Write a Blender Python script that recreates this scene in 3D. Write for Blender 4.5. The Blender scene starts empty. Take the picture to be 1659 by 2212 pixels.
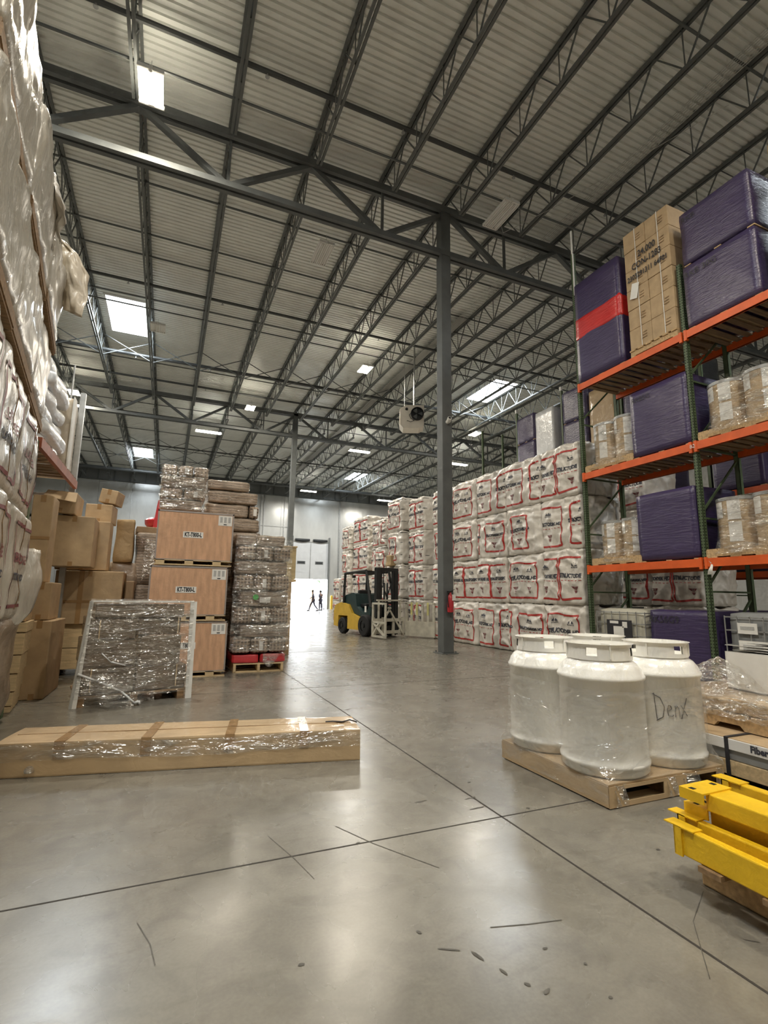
import bpy, bmesh, math, random
from mathutils import Vector, Matrix, noise
R = random.Random(7)
PI = math.pi
C = bpy.context.scene.collection
sc = bpy.context.scene

# ---------------------------------------------------------------- materials
MATS = {}
def mat(name, col, rough=.6, metal=0., var=.12, vscale=6., stretch=(1, 1, 1), bump=0., bscale=20., bstretch=None,
        coat=0., coat_rough=.08, emit=None, estr=0., spec=.5, col2=None, trans=0., sss=0.):
    m = bpy.data.materials.new(name); m.use_nodes = True
    nt = m.node_tree; N = nt.nodes; L = nt.links
    b = N['Principled BSDF']
    b.inputs['Roughness'].default_value = rough
    b.inputs['Metallic'].default_value = metal
    b.inputs['Specular IOR Level'].default_value = spec
    b.inputs['Coat Weight'].default_value = coat
    b.inputs['Coat Roughness'].default_value = coat_rough
    if trans: b.inputs['Transmission Weight'].default_value = trans
    if sss:
        b.inputs['Subsurface Weight'].default_value = sss
        b.inputs['Subsurface Radius'].default_value = (.08, .08, .07)
    c1 = tuple(max(0, c * (1 - var)) for c in col) + (1,)
    c2 = (tuple(col2) if col2 else tuple(min(1, c * (1 + var)) for c in col)) + (1,)
    tc = N.new('ShaderNodeTexCoord')
    if var or col2:
        mp = N.new('ShaderNodeMapping'); mp.inputs['Scale'].default_value = stretch
        L.new(tc.outputs['Object'], mp.inputs['Vector'])
        n = N.new('ShaderNodeTexNoise'); n.inputs['Scale'].default_value = vscale; n.inputs['Detail'].default_value = 5
        L.new(mp.outputs[0], n.inputs['Vector'])
        r = N.new('ShaderNodeValToRGB')
        r.color_ramp.elements[0].position = .3; r.color_ramp.elements[1].position = .7
        r.color_ramp.elements[0].color = c1; r.color_ramp.elements[1].color = c2
        L.new(n.outputs['Fac'], r.inputs[0]); L.new(r.outputs[0], b.inputs['Base Color'])
    else:
        b.inputs['Base Color'].default_value = tuple(col) + (1,)
    if bump:
        mp2 = N.new('ShaderNodeMapping'); mp2.inputs['Scale'].default_value = bstretch or (1, 1, 1)
        L.new(tc.outputs['Object'], mp2.inputs['Vector'])
        n2 = N.new('ShaderNodeTexNoise'); n2.inputs['Scale'].default_value = bscale; n2.inputs['Detail'].default_value = 4
        n2.inputs['Distortion'].default_value = .6
        L.new(mp2.outputs[0], n2.inputs['Vector'])
        bp = N.new('ShaderNodeBump'); bp.inputs['Strength'].default_value = min(1, bump); bp.inputs['Distance'].default_value = .03 * max(1, bump) ** 1.5
        L.new(n2.outputs['Fac'], bp.inputs['Height'])
        L.new(bp.outputs[0], b.inputs['Normal'] if not coat else b.inputs['Coat Normal'])
        if coat:
            bp2 = N.new('ShaderNodeBump'); bp2.inputs['Strength'].default_value = .35; bp2.inputs['Distance'].default_value = .02
            L.new(n2.outputs['Fac'], bp2.inputs['Height']); L.new(bp2.outputs[0], b.inputs['Normal'])
    if emit:
        b.inputs['Emission Color'].default_value = tuple(emit) + (1,); b.inputs['Emission Strength'].default_value = estr
    MATS[name] = m
    return m

def film_mat(name, tint=(1, 1, 1), alpha=.25, stretch=(2, 2, 9), scale=5., bd=.16, gloss=.8):
    """clear stretch film: mostly see-through with wrinkled glints"""
    m = bpy.data.materials.new(name); m.use_nodes = True
    nt = m.node_tree; N = nt.nodes; L = nt.links
    N.remove(N['Principled BSDF']); out = N['Material Output']
    tr = N.new('ShaderNodeBsdfTransparent'); tr.inputs[0].default_value = tuple(tint) + (1,)
    gl = N.new('ShaderNodeBsdfGlossy'); gl.inputs['Roughness'].default_value = .13; gl.inputs[0].default_value = (1, 1, .98, 1)
    df = N.new('ShaderNodeBsdfDiffuse'); df.inputs[0].default_value = (.75, .75, .72, 1)
    tc = N.new('ShaderNodeTexCoord'); mp = N.new('ShaderNodeMapping'); mp.inputs['Scale'].default_value = stretch
    L.new(tc.outputs['Object'], mp.inputs[0])
    n = N.new('ShaderNodeTexNoise'); n.inputs['Scale'].default_value = scale; n.inputs['Detail'].default_value = 3.; n.inputs['Distortion'].default_value = 1.2
    L.new(mp.outputs[0], n.inputs['Vector'])
    bp = N.new('ShaderNodeBump'); bp.inputs['Strength'].default_value = 1.; bp.inputs['Distance'].default_value = bd
    L.new(n.outputs['Fac'], bp.inputs['Height']); L.new(bp.outputs[0], gl.inputs['Normal'])
    r = N.new('ShaderNodeValToRGB'); r.color_ramp.elements[0].position = .45; r.color_ramp.elements[1].position = .75
    r.color_ramp.elements[0].color = (alpha * .5,) * 3 + (1,); r.color_ramp.elements[1].color = (min(1, alpha * 2.2),) * 3 + (1,)
    L.new(n.outputs['Fac'], r.inputs[0])
    mg = N.new('ShaderNodeMixShader'); mg.inputs[0].default_value = gloss
    L.new(df.outputs[0], mg.inputs[1]); L.new(gl.outputs[0], mg.inputs[2])
    mx = N.new('ShaderNodeMixShader'); L.new(r.outputs[0], mx.inputs[0])
    L.new(tr.outputs[0], mx.inputs[1]); L.new(mg.outputs[0], mx.inputs[2])
    L.new(mx.outputs[0], out.inputs[0])
    MATS[name] = m
    return m

mat('steel_grey', (.115, .125, .125), .55, .0, .15, 3, bump=.05)
mat('joist_grey', (.125, .135, .132), .5, .0, .12, 3)
mat('pipe_grey', (.075, .08, .08), .5, .2, .1, 3)
mat('galv', (.42, .43, .43), .4, .6, .15, 8)
mat('white_paint', (.75, .75, .72), .5, 0, .06, 4)
mat('cable_white', (.55, .55, .52), .5, 0, .05, 4)
mat('card', (.47, .34, .20), .75, 0, .13, 5, bump=.15, bscale=8)
mat('card_dark', (.36, .25, .145), .75, 0, .15, 5, bump=.15, bscale=8)
mat('card_wrapped', (.50, .36, .205), .6, 0, .10, 3, bump=.5, bscale=3.5, bstretch=(1, 1, 1.6), coat=.7, coat_rough=.12)
mat('card_deep_brown', (.155, .115, .075), .55, 0, .25, 5, bump=2.5, bscale=4, bstretch=(2, 2, 8), coat=1., coat_rough=.08)  # dark brown carton with a glossy film coat
mat('tape', (.36, .22, .10), .25, 0, .1, 12, coat=.6)
mat('kraft', (.42, .30, .16), .7, 0, .15, 4, bump=.6, bscale=7)
mat('wood', (.52, .36, .19), .75, 0, .25, 4, stretch=(1, 9, 9), bump=.1)
mat('wood_pale', (.62, .47, .27), .75, 0, .2, 4, stretch=(1, 9, 9), bump=.1)
mat('wood_dark', (.26, .165, .085), .8, 0, .3, 4, stretch=(1, 9, 9), bump=.1)
mat('plywood', (.62, .37, .225), .6, 0, .16, 3.5, stretch=(5, 1, 1.0), bump=.05)
mat('plywood_pale', (.50, .40, .22), .7, 0, .15, 3, stretch=(1, 1, 4))
mat('edge_metal', (.40, .36, .34), .45, .5, .1, 8)
mat('paper', (.80, .79, .75), .6, 0, .03, 5)
mat('ink_black', (.025, .025, .03), .6, 0, 0)
mat('ink_grey', (.45, .45, .44), .7, 0, .25, 60, stretch=(1, 1, 5))
mat('ink_navy', (.05, .055, .075), .6, 0, 0)
mat('ink_red', (.46, .035, .03), .5, 0, 0)
mat('ink_maroon', (.20, .055, .06), .5, 0, 0)
mat('bag_white', (.70, .665, .61), .33, 0, .05, 3, bump=1.2, bscale=4, bstretch=(1, 1.4, 2.0), coat=.5, coat_rough=.18)
mat('bag_film', (.50, .47, .405), .3, 0, .12, 3, bump=2., bscale=4.5, bstretch=(2, 2.2, .8), coat=.5, coat_rough=.16)
mat('sack_white', (.74, .76, .78), .35, 0, .06, 4, bump=.8, bscale=6, coat=.5, coat_rough=.15)
mat('sack_beige', (.52, .45, .35), .4, 0, .12, 6, bump=.8, bscale=7, coat=.5, coat_rough=.2)
mat('sack_tan', (.33, .255, .185), .5, 0, .3, 5, bump=2., bscale=4, bstretch=(1, 1, 1.8), coat=.6, coat_rough=.15)
mat('purple', (.046, .031, .098), .38, 0, .12, 3, stretch=(1, 1, 8), bump=.55, bscale=3, bstretch=(1.2, 1.2, 9), coat=.35, coat_rough=.18)
mat('purple_shiny', (.044, .030, .096), .35, 0, .12, 3, stretch=(1, 1, 8), bump=1.6, bscale=4, bstretch=(1.5, 1.5, 8), coat=1., coat_rough=.09)
mat('red_wrap', (.60, .022, .02), .38, 0, .1, 3, bump=.6, bscale=3, bstretch=(1.2, 1.2, 9), coat=.5, coat_rough=.15)
mat('red_plastic', (.58, .035, .045), .35, 0, .1, 4, bump=.6, bscale=8, coat=.8)
mat('black_wrap', (.012, .013, .018), .3, 0, .1, 3, bump=1., bscale=4, bstretch=(1.5, 1.5, 8), coat=1.)
mat('rack_green', (.085, .125, .062), .5, 0, .15, 5)
mat('rack_orange', (.72, .115, .018), .45, 0, .12, 4, bump=.05)
mat('rack_rust', (.36, .11, .06), .5, 0, .2, 6)
mat('hole_dark', (.006, .007, .005), .9, 0, 0)
mat('fibre_drum', (.47, .335, .18), .5, 0, .1, 5, bump=.7, bscale=4, bstretch=(2, 2, 9), coat=1., coat_rough=.1)
mat('poly', (.90, .89, .845), .30, 0, .05, 3, bump=.12, bscale=4, bstretch=(3, 3, 1), coat=.4, coat_rough=.12, sss=.35)
mat('poly_ibc', (.55, .53, .44), .4, 0, .08, 3)
mat('poly_grey', (.27, .28, .28), .45, 0, .08, 3)
mat('yellow', (.80, .50, .015), .42, 0, .12, 6, bump=.1, bscale=20)
mat('fork_yellow', (.66, .42, .05), .45, 0, .1, 5)
mat('fork_green', (.018, .045, .048), .4, 0, .15, 5)
mat('fork_black', (.012, .013, .014), .5, 0, .15, 6)
mat('rubber', (.010, .010, .011), .8, 0, .2, 10)
mat('clamp_white', (.55, .53, .45), .55, 0, .2, 5)
mat('clamp_yellow', (.62, .60, .25), .55, 0, .15, 5)
mat('bollard', (.75, .48, .05), .5, 0, .1, 5)
mat('door_panel', (.66, .68, .70), .5, 0, .04, 2)
mat('foil_wall', (.56, .57, .555), .3, .25, .10, 1.2, stretch=(1, 1, .4), bump=.6, bscale=2.2, bstretch=(1, 1, .45), coat=.3, coat_rough=.2)
mat('wall_grey', (.18, .19, .19), .6, 0, .1, 1)
mat('concrete_wall', (.42, .41, .38), .7, 0, .08, 1)
mat('heater', (.72, .68, .60), .5, 0, .06, 4)
mat('ext_red', (.45, .02, .03), .35, 0, 0, coat=.5)
mat('skin', (.30, .18, .13), .6, 0, 0)
mat('cloth_grey', (.16, .16, .22), .8, 0, .1, 20)
mat('cloth_dark', (.10, .10, .15), .8, 0, .1, 20)
mat('hair', (.02, .017, .015), .7, 0, 0)
mat('asphalt', (.62, .62, .60), .8, 0, .1, 2)
mat('leaf', (.10, .14, .07), .8, 0, .3, 20)
mat('pipe_brown', (.40, .27, .16), .7, 0, .1, 6)
mat('green_sticker', (.08, .50, .10), .5, 0, 0)
mat('tube_lit', (.9, .9, .85), .4, 0, 0, emit=(1., .90, .72), estr=12.)
mat('tube_lit_far', (.9, .9, .85), .4, 0, 0, emit=(1., .95, .84), estr=12.)
mat('tube_off', (.92, .92, .90), .3, 0, 0)
mat('skylight_pane', (.9, .93, 1.), .4, 0, 0, emit=(.86, .94, 1.), estr=8.)
for k_ in ('tube_lit', 'tube_lit_far', 'skylight_pane'): MATS[k_].cycles.emission_sampling = 'NONE'
mat('dark_window', (.06, .065, .07), .2, 0, 0)
film_mat('film_clear', alpha=.30, stretch=(1, 1, 4.5), scale=2.6)
film_mat('film_white', alpha=.50, stretch=(2, 2, 4), scale=4)
film_mat('film_drum', alpha=.24, stretch=(1.2, 1.2, 4), scale=2.5, bd=.04, gloss=.45)

def bundle_mat(name, dots):
    """corrugated trays in shrink film: brown-grey with stripes, or rows of round cells when seen end-on"""
    m = mat(name, (.29, .232, .175), .55, 0, .22, 5, bump=2.2, bscale=5, bstretch=(3, 3, 5), coat=1., coat_rough=.1)
    nt = m.node_tree; N = nt.nodes; L = nt.links; b = N['Principled BSDF']
    src = b.inputs['Base Color'].links[0].from_socket
    tc = N.new('ShaderNodeTexCoord')
    if dots:
        mp = N.new('ShaderNodeMapping'); mp.inputs['Scale'].default_value = (17, 6, 17); L.new(tc.outputs['Object'], mp.inputs[0])
        v = N.new('ShaderNodeTexVoronoi'); v.inputs['Randomness'].default_value = .1; v.inputs['Scale'].default_value = 1.; L.new(mp.outputs[0], v.inputs['Vector'])
        r = N.new('ShaderNodeValToRGB'); r.color_ramp.elements[0].position = .30; r.color_ramp.elements[1].position = .45
        r.color_ramp.elements[0].color = (.45, .42, .40, 1); r.color_ramp.elements[1].color = (1.3, 1.25, 1.2, 1)
        L.new(v.outputs['Distance'], r.inputs[0])
    else:
        v = N.new('ShaderNodeTexWave'); v.bands_direction = 'Z'; v.inputs['Scale'].default_value = 6; v.inputs['Distortion'].default_value = 2.; v.inputs['Detail'].default_value = 3
        L.new(tc.outputs['Object'], v.inputs['Vector'])
        r = N.new('ShaderNodeValToRGB'); r.color_ramp.elements[0].color = (.72, .70, .68, 1); r.color_ramp.elements[1].color = (1.2, 1.18, 1.15, 1)
        L.new(v.outputs['Fac'], r.inputs[0])
    mx = N.new('ShaderNodeMix'); mx.data_type = 'RGBA'; mx.blend_type = 'MULTIPLY'; mx.inputs[0].default_value = 1.
    L.new(src, mx.inputs[6]); L.new(r.outputs[0], mx.inputs[7]); L.new(mx.outputs[2], b.inputs['Base Color'])
bundle_mat('bundle_long', False); bundle_mat('bundle_end', True)

def floor_mat():
    m = bpy.data.materials.new('polished_concrete'); m.use_nodes = True
    nt = m.node_tree; N = nt.nodes; L = nt.links; b = N['Principled BSDF']
    tc = N.new('ShaderNodeTexCoord')
    def nz(scale, detail, dist=0., st=(1, 1, 1)):
        mp = N.new('ShaderNodeMapping'); mp.inputs['Scale'].default_value = st; L.new(tc.outputs['Object'], mp.inputs[0])
        n = N.new('ShaderNodeTexNoise'); n.inputs['Scale'].default_value = scale; n.inputs['Detail'].default_value = detail; n.inputs['Distortion'].default_value = dist
        L.new(mp.outputs[0], n.inputs['Vector']); return n.outputs['Fac']
    def ramp(f, p0, c0, p1, c1):
        r = N.new('ShaderNodeValToRGB'); e = r.color_ramp.elements
        e[0].position = p0; e[1].position = p1; e[0].color = c0 + (1,); e[1].color = c1 + (1,)
        L.new(f, r.inputs[0]); return r.outputs[0]
    def mul(a, c, fac=1.):
        mx = N.new('ShaderNodeMix'); mx.data_type = 'RGBA'; mx.blend_type = 'MULTIPLY'; mx.inputs[0].default_value = fac
        L.new(a, mx.inputs[6]); L.new(c, mx.inputs[7]); return mx.outputs[2]
    base = ramp(nz(1.1, 8, .5), .3, (.180, .168, .142), .72, (.232, .218, .186))
    base = mul(base, ramp(nz(5, 6, 1.), .35, (.86, .86, .86), .6, (1.04, 1.04, 1.03)))
    base = mul(base, ramp(nz(70, 3), .3, (.93, .93, .93), .7, (1.04, 1.04, 1.04)))
    base = mul(base, ramp(nz(1.7, 4, 2.5, (1, 3.5, 1)), .55, (1, 1, 1), .80, (.88, .87, .85)))
    base = mul(base, ramp(nz(7, 2, .3), .745, (1, 1, 1), .80, (.72, .70, .67)))
    base = mul(base, ramp(nz(3.1, 3, .6, (3.0, .7, 1)), .74, (1, 1, 1), .82, (.76, .75, .72)))
    L.new(base, b.inputs['Base Color'])
    rr = N.new('ShaderNodeMapRange'); rr.inputs[1].default_value = .3; rr.inputs[2].default_value = .7; rr.inputs[3].default_value = .23; rr.inputs[4].default_value = .31
    L.new(nz(2.2, 7, .8), rr.inputs[0]); L.new(rr.outputs[0], b.inputs['Roughness'])
    b.inputs['Specular IOR Level'].default_value = .55
    bp = N.new('ShaderNodeBump'); bp.inputs['Strength'].default_value = .07; bp.inputs['Distance'].default_value = .02
    L.new(nz(1.6, 2), bp.inputs['Height']); L.new(bp.outputs[0], b.inputs['Normal'])
    MATS['floor'] = m
floor_mat()

# ---------------------------------------------------------------- mesh builder
class MB:
    def __init__(s): s.v = []; s.f = []
    def add(s, vs, fs, M=None):
        o = len(s.v)
        s.v += [tuple(M @ Vector(p)) for p in vs] if M else [tuple(p) for p in vs]
        s.f += [tuple(i + o for i in f) for f in fs]; return s
    def box(s, x0, x1, y0, y1, z0, z1, M=None, c=0.):
        if c > 0:
            bm = bmesh.new(); bmesh.ops.create_cube(bm, size=1)
            for v in bm.verts: v.co = ((x0 + x1) / 2 + v.co.x * (x1 - x0), (y0 + y1) / 2 + v.co.y * (y1 - y0), (z0 + z1) / 2 + v.co.z * (z1 - z0))
            bmesh.ops.bevel(bm, geom=bm.edges[:], offset=c, segments=2, affect='EDGES', profile=.5)
            s.bm(bm, M); return s
        vs = [(x, y, z) for z in (z0, z1) for y in (y0, y1) for x in (x0, x1)]
        return s.add(vs, [(0, 2, 3, 1), (4, 5, 7, 6), (0, 1, 5, 4), (2, 6, 7, 3), (0, 4, 6, 2), (1, 3, 7, 5)], M)
    def bm(s, bm, M=None):
        bm.verts.ensure_lookup_table(); bm.verts.index_update()
        s.add([v.co.copy() for v in bm.verts], [tuple(v.index for v in f.verts) for f in bm.faces], M); bm.free()
    def rod(s, a, b, r, n=6, r2=None, caps=True):
        a = Vector(a); b = Vector(b); d = (b - a)
        if d.length < 1e-6: return s
        q = d.to_track_quat('Z', 'Y').to_matrix(); r2 = r if r2 is None else r2; o = len(s.v)
        for P, rr in ((a, r), (b, r2)):
            for k in range(n):
                t = 2 * PI * (k + .5) / n; s.v.append(tuple(P + q @ Vector((rr * math.cos(t), rr * math.sin(t), 0))))
        s.f += [(o + k, o + (k + 1) % n, o + n + (k + 1) % n, o + n + k) for k in range(n)]
        if caps: s.f += [tuple(o + n - 1 - k for k in range(n)), tuple(o + n + k for k in range(n))]
        return s
    def path(s, pts, r, n=6):
        for a, b in zip(pts, pts[1:]): s.rod(a, b, r, n)
        return s
    def bar(s, a, b, w, h):
        """rectangular bar between points, w horizontal, h the other way"""
        a = Vector(a); b = Vector(b); d = (b - a); L = d.length
        up = Vector((0, 0, 1)) if abs(d.normalized().z) < .98 else Vector((1, 0, 0))
        sx = d.cross(up).normalized(); sz = sx.cross(d).normalized(); d.normalize()
        M = Matrix.Translation(a) @ Matrix((sx, d, sz)).transposed().to_4x4()
        return s.box(-w / 2, w / 2, 0, L, -h / 2, h / 2, M)
    def lathe(s, prof, n=32, M=None):
        vs = []; fs = []; m = len(prof)
        for k in range(n):
            t = 2 * PI * k / n
            vs += [(r * math.cos(t), r * math.sin(t), z) for r, z in prof]
        for k in range(n):
            k2 = (k + 1) % n
            fs += [(k * m + i, k2 * m + i, k2 * m + i + 1, k * m + i + 1) for i in range(m - 1)]
        return s.add(vs, fs, M)
    def prism(s, pts, y0, y1, M=None):
        """polygon in x,z extruded along y"""
        n = len(pts); vs = [(x, y0, z) for x, z in pts] + [(x, y1, z) for x, z in pts]
        fs = [tuple(range(n)), tuple(range(2 * n - 1, n - 1, -1))] + [(i, i + n, (i + 1) % n + n, (i + 1) % n) for i in range(n)]
        return s.add(vs, fs, M)
    def grid(s, fn, nu, nv):
        vs = [fn(i / nu, j / nv) for j in range(nv + 1) for i in range(nu + 1)]
        fs = [(j * (nu + 1) + i, j * (nu + 1) + i + 1, (j + 1) * (nu + 1) + i + 1, (j + 1) * (nu + 1) + i) for j in range(nv) for i in range(nu)]
        return s.add(vs, fs)
    def mesh(s, name, m, smooth=False):
        me = bpy.data.meshes.new(name); me.from_pydata(s.v, [], s.f); me.update()
        bm = bmesh.new(); bm.from_mesh(me); bmesh.ops.recalc_face_normals(bm, faces=bm.faces); bm.to_mesh(me); bm.free()
        me.materials.append(MATS[m])
        if smooth:
            me.polygons.foreach_set('use_smooth', [True] * len(me.polygons))
            if smooth != 'all': me.set_sharp_from_angle(angle=math.radians(40))
        return me
    def build(s, name, m, parent=None, smooth=False, label=None):
        return link(name, s.mesh(name, m, smooth), parent, label)
def link(name, me, parent=None, label=None):
    o = bpy.data.objects.new(name, me); C.objects.link(o)
    if parent: o.parent = parent
    if label: o['label'] = label
    return o
def thing(name, label, cat, loc=(0, 0, 0), rz=0., group=None):
    o = bpy.data.objects.new(name, None); C.objects.link(o); o.empty_display_size = .1
    o.location = loc; o.rotation_euler = (0, 0, rz); o['label'] = label; o['category'] = cat
    if group: o['group'] = group
    return o
def tag(o, label, cat, group=None):
    o['label'] = label; o['category'] = cat
    if group: o['group'] = group
    return o
def structure(o): o['kind'] = 'structure'; return o
def dup(o, loc, rz=None, label=None, parent=None, group=None):
    c = o.copy(); C.objects.link(c)
    if parent: c.parent = parent
    else:
        c.location = loc
        if rz is not None: c.rotation_euler = (0, 0, rz)
        if label: c['label'] = label
        if group: c['group'] = group
    for ch in [x for x in C.objects if x.parent == o]: dup(ch, None, parent=c)
    return c
KIDS = None
NUM = ['first', 'second', 'third', 'fourth', 'fifth', 'sixth', 'seventh', 'eighth', 'ninth', 'tenth', 'eleventh', 'twelfth', 'thirteenth', 'fourteenth', 'fifteenth', 'sixteenth', 'seventeenth']

# text as flat triangles in x,y (cached)
_TX = {}
def text2d(body, size, bold=0., sub=0.):
    key = (body, size, bold, sub)
    if key in _TX: return _TX[key]
    cu = bpy.data.curves.new('t', 'FONT'); cu.body = body; cu.size = size; cu.offset = bold; cu.align_x = 'CENTER'; cu.align_y = 'CENTER'; cu.resolution_u = 2
    o = bpy.data.objects.new('t', cu); C.objects.link(o)
    dg = bpy.context.evaluated_depsgraph_get(); me = bpy.data.meshes.new_from_object(o.evaluated_get(dg))
    bm = bmesh.new(); bm.from_mesh(me)
    bmesh.ops.triangulate(bm, faces=bm.faces[:])
    if sub:
        for _ in range(3):
            es = [e for e in bm.edges if e.calc_length() > sub]
            if not es: break
            bmesh.ops.subdivide_edges(bm, edges=es, cuts=1); bmesh.ops.triangulate(bm, faces=bm.faces[:])
    bm.verts.index_update()
    r = ([(v.co.x, v.co.y) for v in bm.verts], [tuple(v.index for v in f.verts) for f in bm.faces]); bm.free()
    bpy.data.objects.remove(o); bpy.data.curves.remove(cu); bpy.data.meshes.remove(me)
    _TX[key] = r
    return r
def text_on(mb, body, size, org, ux, uz, bold=0., sx=1.):
    """text centred at org, reading along ux with uz up"""
    vs, fs = text2d(body, size, bold); org = Vector(org); ux = Vector(ux); uz = Vector(uz)
    mb.add([org + ux * (x * sx) + uz * y for x, y in vs], fs); return mb

# ---------------------------------------------------------------- camera
cam = bpy.data.objects.new('camera', bpy.data.cameras.new('camera')); C.objects.link(cam)
Rw = ((0.91867725, 0.07811699, 0.38720775), (-0.39476398, 0.14704436, 0.90693955), (0.01391068, -0.98604041, 0.16592409))
Mc = Matrix([[Rw[i][0], -Rw[i][1], -Rw[i][2]] for i in range(3)]).to_4x4(); Mc.translation = (0, 0, 1.3)
cam.matrix_world = Mc
cam.data.sensor_fit = 'VERTICAL'; cam.data.sensor_height = 36; cam.data.lens = 1085.53 / 2212 * 36; cam.data.clip_start = .05; cam.data.clip_end = 300
sc.camera = cam

# ---------------------------------------------------------------- shell
X0, X1, Y0, YW, ZD = -11., 27., -9., 49., 12.08
fl = structure(MB().box(X0, X1, Y0, YW, -.2, 0).build('floor', 'floor'))
jt = MB()
for k in range(-2, 6):
    x = 1.97 + 4.57 * k; jt.box(x - .006, x + .006, Y0, YW, .0003, .0012)
for k in range(-2, 11):
    y = 2.74 + 4.57 * k; jt.box(X0, X1, y - .005, y + .005, .0003, .0012)
mat('joint', (.035, .03, .025), .8, 0, 0)
structure(jt.build('trim_1', 'joint'))
# dark scuffs and drips on the slab
sm = MB()
def blot(x, y, a, b, ang):
    a *= .62; b *= .62
    n = 14; pts = []
    for k in range(n):
        t = 2 * PI * k / n; q = 1 + .35 * noise.noise((x * 9 + math.cos(t) * 2, y * 9 + math.sin(t) * 2, 3))
        px, py = a * q * math.cos(t), b * q * math.sin(t)
        pts.append((x + px * math.cos(ang) - py * math.sin(ang), y + px * math.sin(ang) + py * math.cos(ang), .0016))
    sm.add(pts, [tuple(range(n))])
for x, y, a, b, g in ((1.08, 1.85, .07, .008, -.5), (1.16, 1.78, .012, .05, .3), (1.2, 1.68, .01, .03, .2), (1.24, 1.60, .012, .02, .6), (1.28, 1.55, .03, .012, .4), (1.02, 1.98, .012, .02, .5),
                      (1.42, 1.72, .018, .010, 0), (1.50, 1.60, .010, .012, 0), (1.46, 1.45, .012, .010, 0), (.97, 1.06, .020, .035, .5), (1.0, 1.0, .008, .012, 0), (1.02, .955, .008, .012, .3), (1.035, .915, .006, .012, .3), (1.045, .885, .006, .012, .3),
                      (.55, 1.98, .02, .012, 0), (.9, 1.55, .02, .012, 0), (1.62, 3.12, .08, .012, .1), (1.95, 3.05, .07, .01, .1), (1.9, 2.9, .09, .012, .05), (2.2, 2.78, .02, .02, 0), (2.1, 3.3, .02, .015, 0), (2.5, 2.1, .02, .015, 0),
                      (.25, 1.50, .018, .014, 0), (1.6, 5.4, .05, .012, .1), (2.05, 5.8, .06, .014, .2), (2.9, 4.6, .04, .01, .4), (3.6, 6.6, .08, .02, .2), (2.2, 1.45, .05, .004, -.7), (2.05, 1.2, .06, .004, -.8), (1.05, 2.75, .02, .01, 0), (-.5, 2.1, .02, .01, 0)):
    blot(x, y, a, b, g)
def streak(pts, w):
    for a, b in zip(pts, pts[1:]):
        d = (Vector(b) - Vector(a)); n = Vector((-d.y, d.x)).normalized() * w * .7
        sm.add([(a[0] + n.x, a[1] + n.y, .0014), (a[0] - n.x, a[1] - n.y, .0014), (b[0] - n.x, b[1] - n.y, .0014), (b[0] + n.x, b[1] + n.y, .0014)], [(0, 1, 2, 3)])
streak([(1.0, 2.98), (1.12, 2.72), (1.22, 2.55), (1.33, 2.37)], .004)
streak([(.62, 1.66), (.68, 1.5), (.76, 1.36), (.86, 1.25)], .0025); streak([(.65, 1.64), (.70, 1.50)], .002)
streak([(.0, 2.45), (.05, 2.3), (.07, 2.17)], .003); streak([(.62, 3.0), (.7, 2.7), (.74, 2.5)], .002); streak([(2.35, 1.75), (2.1, 1.62), (1.85, 1.38)], .002)
streak([(1.3, 1.9), (1.45, 1.86), (1.6, 1.83)], .004)
mat('scuff', (.085, .079, .067), .6, 0, .3, 30)
o = sm.build('floor_scuff_marks', 'scuff'); o['kind'] = 'stuff'; tag(o, 'dark scuff marks, drips and scratches on the polished concrete floor', 'stain')

# metal deck: ribs run along x
prof = []; y = Y0
while y < YW + .3:
    prof += [(y, ZD), (y + .095, ZD), (y + .108, ZD + .045), (y + .140, ZD + .045)]; y += .153
n = len(prof); dk = MB()
dk.add([(X0, a, b) for a, b in prof] + [(X1, a, b) for a, b in prof], [(i, i + 1, n + i + 1, n + i) for i in range(n - 1)])
mat('deck', (.86, .88, .84), .38, .1, .05, 1.5, spec=.5)
structure(dk.build('ceiling', 'deck'))
structure(MB().box(X0, X1, Y0, YW + .4, ZD + .06, ZD + .2).build('ceiling_top', 'wall_grey'))
structure(MB().box(X0 - .2, X0, Y0, YW, 0, 12.3).build('wall_left', 'concrete_wall'))
structure(MB().box(X1, X1 + .2, Y0, YW, 0, 12.3).build('wall_right', 'concrete_wall'))
structure(MB().box(X0, X1, Y0 - .2, Y0, 0, 12.3).build('wall_near', 'concrete_wall'))
# far wall with the two dock doors
DX0, DX1, DH = 11.2, 14.85, 6.6
E0, E1 = 17.0, 20.6
w = MB(); zt = 11.0
w.box(X0, DX0, YW, YW + .25, 0, zt).box(DX0, DX1, YW, YW + .25, DH, zt).box(DX1, E0, YW, YW + .25, 0, zt).box(E0, E1, YW, YW + .25, DH, zt).box(E1, X1, YW, YW + .25, 0, zt)
structure(w.build('wall_far', 'foil_wall'))
structure(MB().box(X0, X1, YW + .02, YW + .25, zt, 12.3).build('wall_far_upper', 'wall_grey'))
tr = MB()
for x in (-8.5, -6, -3.4, -.5, 2.1, 4.7, 7.3, 9.9, 16.0, 22.0): tr.box(x - .02, x + .02, YW - .03, YW, 0, zt)
structure(tr.build('trim_2', 'galv'))
tr = MB().box(X0, X1, YW - .18, YW, zt - .02, zt + .05)
for x in [X0 + 1.0 + 1.27 * k for k in range(29)]: tr.box(x - .04, x + .04, YW - .1, YW + .02, zt, ZD)
structure(tr.build('trim_3', 'steel_grey'))
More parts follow.
